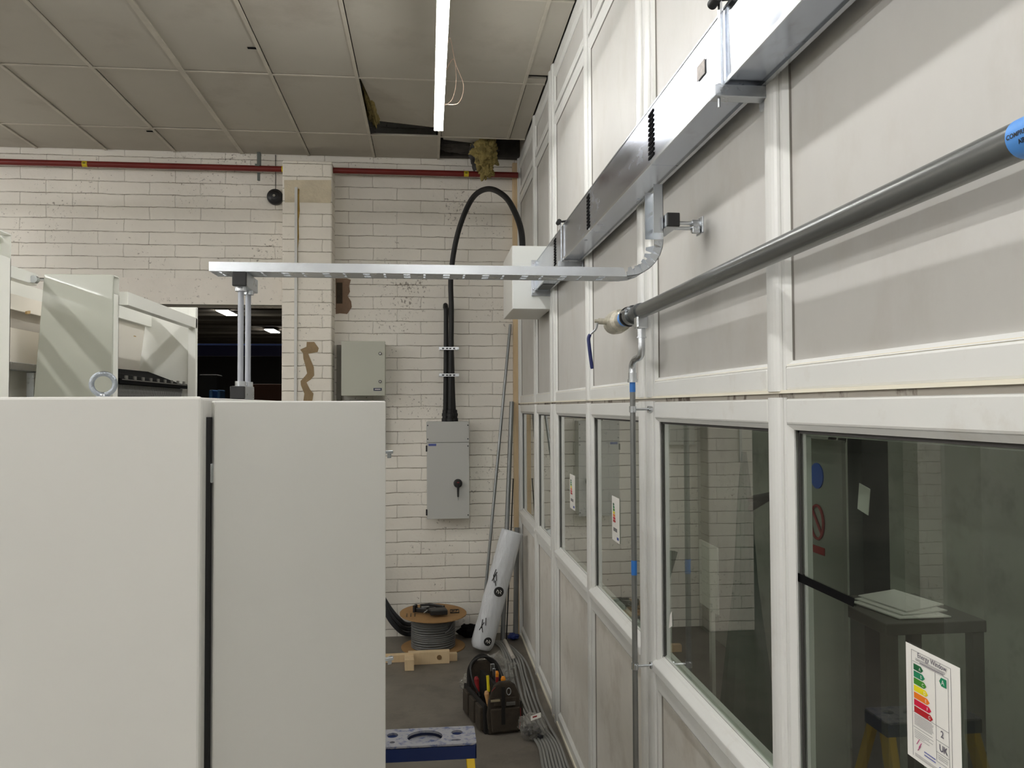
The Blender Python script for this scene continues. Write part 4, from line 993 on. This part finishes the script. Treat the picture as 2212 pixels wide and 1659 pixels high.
obj('top_cap', plate_with_holes(lx0, lx1, ly0, ly1, TZL-.008, TZL, hs, LADTOP), LADTOP, ld)
obj('paint_tray_well', MB().lathe((-.012, 2.778, TZL-.022), (0, 0, 1), [(0, .058), (.002, .060)], 32), LADTOP, ld)
sk_ = MB(); sk_.box(lx0, lx1, ly0, ly0+.006, TZL-.052, TZL-.004).box(lx0, lx1, ly1-.006, ly1, TZL-.052, TZL-.004).box(lx1-.006, lx1, ly0, ly1, TZL-.052, TZL-.004).box(lx0, lx0+.006, ly0, ly1, TZL-.052, TZL-.004)
obj('top_skirt', sk_, LADB, ld, bevel=.002)
for k, (hx, hy, ra, rb) in enumerate(hs[1:3]): obj('hole_cup', MB().lathe((hx, hy, TZL-.05), (0, 0, 1), [(0, ra*1.05), (.042, ra*1.1)], 20), LADB, ld)
def rail(x0, y0, x1, y1, w_=.014, d_=.032):
    return MB().hexa([(x1-w_, y1-d_, 0), (x1+w_, y1-d_, 0), (x1+w_, y1+d_, 0), (x1-w_, y1+d_, 0), (x0-w_, y0-d_, TZL-.03), (x0+w_, y0-d_, TZL-.03), (x0+w_, y0+d_, TZL-.03), (x0-w_, y0+d_, TZL-.03)])
for (xa, xb_) in ((.138, .20), (-.178, -.24)):
    obj('front_rail', rail(xa, 2.745, xb_, 2.40), LADY, ld, bevel=.003)
    obj('rear_rail', rail(xa, 2.825, xb_+(.01 if xa > 0 else -.01), 3.15, .012, .02), LADY, ld, bevel=.003)
for z in (.72, .44, .17):
    f_ = (TZL-z); xx = .138+.062*f_; yy = 2.745-.345*f_
    obj('step', MB().box(-xx-.04, xx, yy-.04, yy+.045, z-.02, z), GALV, ld, bevel=.003)
obj('spreader_bar', MB().cyl((.155, 2.62, .55), (.165, 2.99, .55), .006, 8), GALV, ld)

# ------------------------------------------------------------ foreground cabinet with open door
cbn = thing('control_cabinet', (-.80, 2.3, 0), 'tall light grey steel control cabinet, side panel filling the lower left, door swung open', 'cabinet')
KX, KY = -.50, 1.84
obj('body', MB().box(-1.12, KX-.002, KY+.012, 3.10, .10, CTZ-.002), ENC, cbn, bevel=.006)
obj('side_panel', MB().box(-1.12, KX, KY, KY+.012, .10, CTZ), ENC, cbn, bevel=.008)
obj('plinth', MB().box(-1.10, KX-.02, KY+.02, 3.08, 0, .10), mat('dark_plinth', (60, 62, 64), .5), cbn)
# door
d0 = Vector((-.486, 1.895, 0)); d1 = Vector((-.1105, 2.16, 0)); de = (d1-d0).normalized(); dn = Vector((-de.y, de.x, 0))
dz0, dz1 = .12, HC+.0175
dp = obj('door', MB().hexa([d0+ez*dz0, d1+ez*dz0, d1+dn*.022+ez*dz0, d0+dn*.022+ez*dz0, d0+ez*dz1, d1+ez*dz1, d1+dn*.022+ez*dz1, d0+dn*.022+ez*dz1]), ENC, cbn, bevel=.004)
hc_ = px(456, 1022, 'y', 1.90)
for z in (hc_.z, 1.05, .35):
    q = d0+dn*.011-de*.004; obj('door_hinge', MB().obox((q.x, q.y, z), de*.004, dn*.009, ez*.022), GALVB, cbn, bevel=.002)
obj('door_seal', MB().obox((-.4975, 1.90, 1.12), (.0045, 0, 0), (0, .012, 0), (0, 0, .98)), BLACKR, cbn)  # black strip paints the shade in the gap beside the door
for u, v in ((842, 977), (843, 1425)):
    q = px(u, v, 'y', 2.165)
    l_ = obj('latch', MB().obox((q.x-.006, 2.172, q.z), (.014, .006, 0), (0, .006, 0), (0, 0, .004)).obox((q.x-.002, 2.18, q.z-.006), (.005, .004, 0), (0, .006, 0), (0, 0, .010)), GALV, cbn, bevel=.001)
# eye bolt
e_ = px(223, 830, 'y', 2.02)
eyb = thing('eye_bolt', (e_.x, 2.02, CTZ), 'steel lifting eye bolt on top of the grey control cabinet', 'eye bolt')
rE, rt_ = .0255, .0062
obj('eye_ring', MB().tube([(e_.x+rE*math.cos(a/36*6.2832), 2.02+.004*math.cos(a/36*6.2832), e_.z+rE*math.sin(a/36*6.2832)) for a in range(36)], rt_, 14, closed=True), mat('zinc_casting', (150, 156, 162), .3, 1, bump=.3, bscale=300), eyb)
obj('collar', MB().lathe((e_.x, 2.02, CTZ), (0, 0, 1), [(0, .016), (.004, .016), (.006, .009), (e_.z-rE-CTZ+.002, .008)], 18), GALVB, eyb)

# ------------------------------------------------------------ open enclosures at the left
HT = HC+.539
def side_wall(x0, xf, y0, y1, z1, par, slant=0, flange=True, name='end_panel'):
    # end wall with hollow front return
    m = MB(); m.hexa([(x0-slant, y0, .1), (xf, y0, .1), (xf, y0+.012, .1), (x0-slant, y0+.012, .1), (x0, y0, z1), (xf, y0, z1), (xf, y0+.012, z1), (x0, y0+.012, z1)])
    o_ = obj(name, m, ENC2 if not slant else mat('gloss_greenish_panel', (190, 192, 180), .16, coat=.3), par, bevel=.003)
    if flange:
        f_ = MB().box(xf-.002, xf+.0, y0+.012, y1, .1, z1-.075).box(xf-.03, xf, y1-.003, y1, .1, z1).box(xf-.03, xf, y0+.012, y1, z1-.004, z1)
        obj('front_return', f_, ENC2, par)
        obj('return_inner', MB().box(xf-.045, xf-.03, y0+.012, y1, .1, z1-.01), ENC2, par)
e1 = thing('open_enclosure', (-1.5, 2.9, 0), 'nearer white open-fronted steel enclosure at the left picture edge, mounting plate inside', 'enclosure', 'open white enclosures')
side_wall(-2.0, -1.275, 2.50, 2.60, HT, e1)
obj('top_rail', MB().box(-1.59, -1.55, 2.60, 3.37, HT-.046, HT), ENC2, e1, bevel=.002)
zi = lambda v: px(50, v, 'x', -1.65).z  # heights of the inner strips
obj('upper_plate', MB().box(-1.66, -1.648, 2.62, 4.36, zi(674), zi(641)), CREAMPL, e1, bevel=.002)
obj('recess_plate', MB().box(-1.695, -1.685, 2.62, 4.36, zi(712), zi(670)), mat('grey_recess', (176, 170, 160), .5), e1)
obj('mounting_plate', MB().box(-1.665, -1.653, 2.62, 4.36, zi(785), zi(712)), CREAMPL, e1, bevel=.002)
obj('rear_panel', MB().box(-2.02, -2.0, 2.6, 3.37, .1, HT-.01), ENC2, e1)
obj('cross_rail', MB().box(-1.66, -1.62, 2.62, 4.36, zi(802), zi(786)), GALV, e1, bevel=.002)
obj('lower_post', MB().box(-1.66, -1.63, 3.52, 3.56, .1, zi(803)), GALV, e1, bevel=.002)
bt = px(70, 603, 'x', -1.545); bt2 = px(92, 603, 'x', -1.545)
obj('frame_bolt', MB().cyl((-1.54, bt.y, bt.z), (-1.54, bt2.y, bt2.z), .006, 8).cyl((-1.54, bt.y-.004, bt.z), (-1.54, bt.y+.018, bt.z), .015, 12), GALVB, e1)
ob_ = px(60, 675, 'x', -1.645)
obj('terminal_clip', MB().obox(ob_, (0, .014, .003), (.004, 0, 0), (0, 0, .006)), mat('orange_brown', (190, 160, 110), .5), e1)
e2 = thing('open_enclosure', (-1.4, 3.9, 0), 'farther white open-fronted steel enclosure with black grille unit beside the dark opening', 'enclosure', 'open white enclosures')
side_wall(-1.520, -1.258, 3.355, 3.42, HT, e2, slant=.18)
side_wall(-1.70, -1.222, 4.41, 4.47, HT, e2, flange=False, name='far_end_panel')
obj('corner_post', MB().box(-1.262, -1.222, 4.385, 4.41, .1, HT-.004), ENC2, e2, bevel=.002)
obj('top_rail', MB().box(-1.262, -1.222, 3.42, 4.41, HC+.425, HC+.480), ENC2, e2, bevel=.002)
obj('inner_rail', MB().box(-1.49, -1.45, 3.43, 4.395, HC+.43, HC+.496), ENC2, e2, bevel=.002)
m = MB().hexa([(-1.56, 3.43, HC-.3), (-1.548, 3.43, HC-.3), (-1.548, 4.33, HC-.3), (-1.56, 4.33, HC-.3), (-1.485, 3.43, HC+.44), (-1.473, 3.43, HC+.44), (-1.473, 4.37, HC+.44), (-1.485, 4.37, HC+.44)])
obj('mounting_plate', m, CREAMPL, e2, bevel=.002)
obj('rear_panel', MB().box(-1.72, -1.70, 3.37, 4.47, .1, HT-.01), ENC2, e2)
q = px(287, 724, 'x', -1.49)
obj('terminal_clip', MB().obox((q.x+.006, q.y, q.z), (0, .016, 0), (.004, 0, 0), (0, 0, .008)), mat('orange_brown', (200, 140, 70), .5), e2)
# black grille (fan) unit
fu = thing('fan_unit', (-1.38, 3.9, HC-.15), 'black fan tray with pierced grille fixed inside the farther open enclosure', 'fan unit')
m = MB().hexa([(-1.46, 3.44, HC+.125), (-1.262, 3.44, HC+.125), (-1.262, 4.37, HC+.125), (-1.46, 4.37, HC+.125), (-1.46, 3.44, HC+.185), (-1.30, 3.44, HC+.150), (-1.30, 4.37, HC+.132), (-1.46, 4.37, HC+.195)])
obj('hood', m, MATTE, fu, bevel=.004)
obj('rim', MB().box(-1.27, -1.258, 3.44, 4.37, HC+.103, HC+.127), MATTE, fu, bevel=.002)
obj('casing', MB().box(-1.46, -1.285, 3.45, 4.34, HC-.15, HC+.125), MATTE, fu)
gr = MB()
for k in range(64):
    y = 3.46+k*.0137; gr.obox((-1.278, y, HC+.047), (.002, 0, 0), (0, .0025, .0), (0, .02, .055))
    gr.obox((-1.276, y, HC+.047), (.002, 0, 0), (0, .0025, .0), (0, -.02, .055))
obj('grille', gr, mat('grey_grille', (120, 120, 118), .5), fu)
hl = MB().box(-1.259, -1.256, 3.46, 4.36, HC+.120, HC+.124)
for k in range(9): hl.box(-1.263, -1.258, 3.5+k*.1, 3.53+k*.1, HC+.125, HC+.140)
obj('clip_strip', hl, mat('worn_edge', (110, 108, 104), .4, .5), fu)  # lighter grey line and clips along the black rim

# ------------------------------------------------------------ stickers and tape on the glass
def sticker(yL, yR, z0, z1, label, detail):
    """label on the glass; u runs from far (picture left) to near"""
    gx = .8815
    t = thing('energy_label', (gx, (yL+yR)/2, z0), label, 'sticker', 'energy rating stickers')
    W = yL-yR; H = z1-z0
    obj('paper', MB().prism([(0, 0), (W, 0), (W, H), (0, H)], (gx, yL, z0), (0, -1, 0), (0, 0, 1), (-.0006, 0, 0)), WHITEP, t)
    def rect(nm_, u0, u1, v0, v1, m, off=.0012):
        return obj(nm_, MB().prism([(u0*W, v0*H), (u1*W, v0*H), (u1*W, v1*H), (u0*W, v1*H)], (gx-off, yL, z0), (0, -1, 0), (0, 0, 1), (-.0003, 0, 0)), m, t)
    cols = [(14, 92, 52), (22, 128, 88), (60, 134, 36), (232, 216, 20), (232, 120, 24), (206, 12, 60), (176, 22, 32)]
    for k, cc in enumerate(cols):
        v1 = .845-k*.062; v0 = v1-.052; ue = .30+k*.028; m = mat('band_%d' % k, cc, .5)
        P = [(.16*W, v0*H), (ue*W, v0*H), ((ue+.045)*W, (v0+v1)/2*H), (ue*W, v1*H), (.16*W, v1*H)]
        obj('rating_band', MB().prism(P, (gx-.0012, yL, z0), (0, -1, 0), (0, 0, 1), (-.0003, 0, 0)), m, t)
        if detail: text('band_letter', 'ABCDEFG'[k], (gx-.0019, yL-(ue-.035)*W, z0+(v0+.012)*H), (0, -1, 0), (0, 0, 1), .0085, WHITEP, t, off=0)
    nav = mat('blue_square', (24, 60, 150), .5)
    if not detail:
        rect('blue_square', .66, .9, .06, .12, nav); rect('small_print', .2, .7, .22, .3, mat('print_grey', (150, 150, 150), .6)); return t
    ln = MB()
    def line(u0, v0, u1, v1, w_=.0006):
        du, dv = (u1-u0)*W, (v1-v0)*H
        if abs(du) > abs(dv): P = [(u0*W, v0*H-w_/2), (u1*W, v1*H-w_/2), (u1*W, v1*H+w_/2), (u0*W, v0*H+w_/2)]
        else: P = [(u0*W-w_/2, v0*H), (u0*W+w_/2, v0*H), (u1*W+w_/2, v1*H), (u1*W-w_/2, v1*H)]
        ln.prism(P, (gx-.0013, yL, z0), (0, -1, 0), (0, 0, 1), (-.0003, 0, 0))
    for a in ((.12, .03, .12, .96), (.85, .03, .85, .96), (.12, .96, .85, .96), (.14, .865, .80, .865), (.57, .12, .57, .865), (.80, .12, .80, .865), (.14, .42, .80, .42), (.57, .30, .80, .30), (.57, .20, .80, .20), (.57, .12, .80, .12), (.14, .29, .5, .29)): line(*a)
    r_ = random.Random(1)
    for v in (.41, .40, .39, .38, .37, .36, .35, .34, .33, .32): line(.16, v-.005, .52+r_.uniform(-.03, .01), v-.005, .0005)
    for v in (.265, .25, .235, .22, .205): line(.16, v, .45+r_.uniform(-.1, .1), v, .0005)
    for v in (.06, .05, .04): line(.16, v, .6, v, .0005)
    for v in (.90, .893, .885): line(.2, v, .75, v, .0005)
    for v in (.18, .165, .15): line(.6, v, .77, v, .0005)
    obj('ruled_lines', ln, mat('print_grey', (120, 118, 120), .6), t)
    G = mat('title_grey', (96, 92, 104), .6)
    text('title', 'Energy Window', (gx-.0019, yL-.24*W, z0+.915*H), (0, -1, 0), (0, 0, 1), .0125, G, t, off=0, bold=.0001)
    text('country', 'UK', (gx-.0019, yL-.625*W, z0+.225*H), (0, -1, 0), (0, 0, 1), .0165, G, t, off=0, bold=.0003)
    text('rating_number', '2', (gx-.0019, yL-.655*W, z0+.345*H), (0, -1, 0), (0, 0, 1), .0165, G, t, off=0, bold=.0003)
    P = [(.77*W, .775*H), (.77*W, .845*H), (.68*W, .845*H), (.645*W, .81*H), (.68*W, .775*H)]
    obj('grade_arrow', MB().prism(P, (gx-.0013, yL, z0), (0, -1, 0), (0, 0, 1), (-.0003, 0, 0)), mat('band_1', (22, 128, 88), .5), t)
    text('grade_letter', 'A', (gx-.0019, yL-.685*W, z0+.79*H), (0, -1, 0), (0, 0, 1), .012, WHITEP, t, off=0)
    rect('blue_square', .62, .80, .01, .085, nav)
    pk = mat('pink_mark', (196, 90, 140), .5); sw_ = MB()
    for k, (u, v) in enumerate(((.2, .15), (.24, .13), (.22, .1))): sw_.tube([(gx-.0018, yL-u*W, z0+v*H), (gx-.0018, yL-(u+.05)*W, z0+(v+.05)*H)], .0007, 5)
    obj('pink_mark', sw_, pk, t)
    rect('web_line', .34, .55, .118, .128, mat('print_blue', (110, 116, 170), .6))
    rect('web_line', .34, .55, .092, .102, mat('print_blue', (110, 116, 170), .6))
    rect('subtitle_line', .28, .72, .872, .878, G)
    return t
gxx = .8815
def syz(u, v): q = px(u, v, 'x', gxx); return q.y, q.z
yl_, zt = syz(1957, 1386); yr_, _ = syz(2074, 1445); _, zb = syz(1957, 1625)
sticker(yl_, yr_, zb, zt, 'large energy rating sticker on the nearest glass pane, coloured bars legible', True)
yl_, zt = syz(1322, 1070); yr_, _ = syz(1338, 1080); _, zb = syz(1322, 1164)
sticker(yl_, yr_, zb, zt, 'energy rating sticker on the pane just beyond the vertical drop pipe', False)
yl_, zt = syz(1231, 1023); yr_, _ = syz(1242, 1028); _, zb = syz(1231, 1096)
sticker(yl_, yr_, zb, zt, 'smallest energy rating sticker on the pane farther from the drop pipe', False)
q0, q1, q2, q3 = [syz(*p) for p in ((1710, 1231), (1846, 1293), (1844, 1311), (1712, 1250))]
obj('black_tape', MB().prism([(-q0[0], q0[1]), (-q1[0], q1[1]), (-q2[0], q2[1]), (-q3[0], q3[1])], (.8815, 0, 0), (0, -1, 0), (0, 0, 1), (-.0006, 0, 0)), MATTE, label='strip of black tape stuck slantwise on the nearest glass pane', cat='tape')
q0 = syz(1450, 1320); q1 = syz(1462, 1372)
obj('paper_scrap', MB().prism([(-q0[0]-.03, q1[1]), (-q0[0]+.012, q1[1]+.018), (-q0[0]+.006, q0[1]), (-q0[0]-.015, q0[1]-.02)], (.8815, 0, 0), (0, -1, 0), (0, 0, 1), (-.0006, 0, 0)), WHITEP, label='torn white paper scrap on the pane right of the drop pipe', cat='paper')

# things in the side room, seen dimly through the glass
def in_room(u, v, x): return px(u, v, 'x', x)
q = in_room(1510, 1165, 1.5); q2 = in_room(1548, 1165, 1.5); qb = in_room(1510, 1300, 1.5)
obj('white_board', MB().box(1.5, 1.51, q2.y, q.y, qb.z, q.z).box(1.51, 1.53, (q.y+q2.y)/2-.02, (q.y+q2.y)/2+.02, 0, q.z-.05), WHITEP, label='upright white board seen dimly through the pane right of the drop pipe', cat='board')
obj('green_net', MB().lathe((1.85, in_room(1610, 1200, 1.85).y, 0), (0, 0, 1), [(0, .20), (.6, .13), (1.1, .07), (1.6, .04), (1.85, .015)], 14), GREEN, label='dark green bundled netting standing in the room behind the glass', cat='net')
pbx = in_room(1940, 1290, 1.25)
tbx = thing('work_table', (1.3, pbx.y, 0), 'grey table behind the nearest glass pane carrying papers', 'table')
obj('table_top', MB().box(1.13, 1.4, pbx.y-.14, pbx.y+.16, pbx.z-.06, pbx.z-.03), mat('dark_bench', (80, 78, 70), .7), tbx, bevel=.003)
for dx, dy in ((1.15, -.12), (1.38, -.12), (1.15, .14), (1.38, .14)): obj('leg', MB().box(dx-.015, dx+.015, pbx.y+dy-.015, pbx.y+dy+.015, 0, pbx.z-.06), mat('dark_bench', (80, 78, 70), .7), tbx)
for k in range(3): obj('paper_sheet', MB().obox((1.24+k*.02, pbx.y-.02+.03*k, pbx.z-.026+.004*k), (.07, .014*k, 0), (-.015, .09, 0), (0, 0, .0015)), WHITEP, label='white paper sheet in the loose pile on the table behind the glass', cat='paper', group='papers on the table behind glass')
cl_ = in_room(1850, 1000, 1.25)
obj('dark_column', MB().box(1.25, 1.33, cl_.y-.03, cl_.y+.05, 0, 2.88), mat('dark_post', (52, 54, 54), .6), label='dark square post standing behind the nearest glass pane', cat='post')
for k in range(2):
    P = bez([(1.22, cl_.y+.05*k, 2.12), (1.20, cl_.y+.02+.06*k, 1.98), (1.15, cl_.y+.2+.06*k, 1.86), (1.1, cl_.y+.42, 1.80-.03*k)], 8)
    obj('hanging_cable', MB().tube(P, .012, 8), BLACKR, label='black cable curving down from the dark post behind the nearest pane', cat='cable', group='black cables behind the nearest pane')
sp_ = in_room(1745, 1160, 1.02)
sg = thing('warning_sign', (1.05, sp_.y, 0), 'tall board behind the nearest pane with blue mark above a red prohibition circle', 'sign')
obj('sheet', MB().box(1.05, 1.06, sp_.y-.13, sp_.y+.05, 0, 2.03), mat('dim_sheet', (132, 132, 124), .6), sg)
ringm = MB().tube([(1.047, sp_.y+.035*math.cos(a/24*6.283), 1.805+.045*math.sin(a/24*6.283)) for a in range(24)], .004, 6, closed=True)
ringm.tube([(1.047, sp_.y+.025, 1.835), (1.047, sp_.y-.025, 1.775)], .004, 6)
obj('red_circle', ringm, REDD, sg)
obj('red_text_block', MB().box(1.048, 1.05, sp_.y-.035, sp_.y+.035, 1.72, 1.74), REDD, sg)
obj('blue_mark', MB().lathe((1.05, sp_.y, 1.93), (-1, 0, 0), [(0, .035), (.003, .035)], 20), mat('sign_blue', (40, 80, 170), .5), sg)
pap = in_room(1866, 1078, 1.248)
obj('hanging_tag', MB().obox((1.248, pap.y, pap.z), (.001, 0, 0), (0, .028, .006), (0, -.006, .038)), WHITEP, label='white paper tag stuck on the dark post behind the nearest pane', cat='tag')

hp = px(1510, 1400, 'x', 1.35)
blob('dust_sheet_heap', (1.2, hp.y+.05, .42), (.16, .40, .40), mat('brown_sheeting', (92, 80, 58), .9, var=.3, vscale=8), 'brown crumpled sheeting heaped behind the pane right of the drop pipe', 'sheet', 31., 4, .35, 5)
hp = px(1620, 1420, 'x', 1.25)
blob('green_sheet_heap', (1.2, hp.y, .32), (.16, .22, .32), mat('green_sheeting', (66, 76, 56), .9, var=.3, vscale=8), 'dull green sheeting heaped at the foot of the green netting behind glass', 'sheet', 37., 4, .35, 5)
q = px(545, 104, 'z', CZ)
obj('chipped_slot', MB().box(q.x-.03, q.x+.03, q.y-.012, q.y+.012, CZ-.002, CZ+.001), MATTE, ceil)
q = px(330, 284, 'z', CZ)
obj('chipped_slot', MB().box(q.x-.05, q.x+.01, q.y-.012, q.y+.012, CZ-.002, CZ+.001), MATTE, ceil)
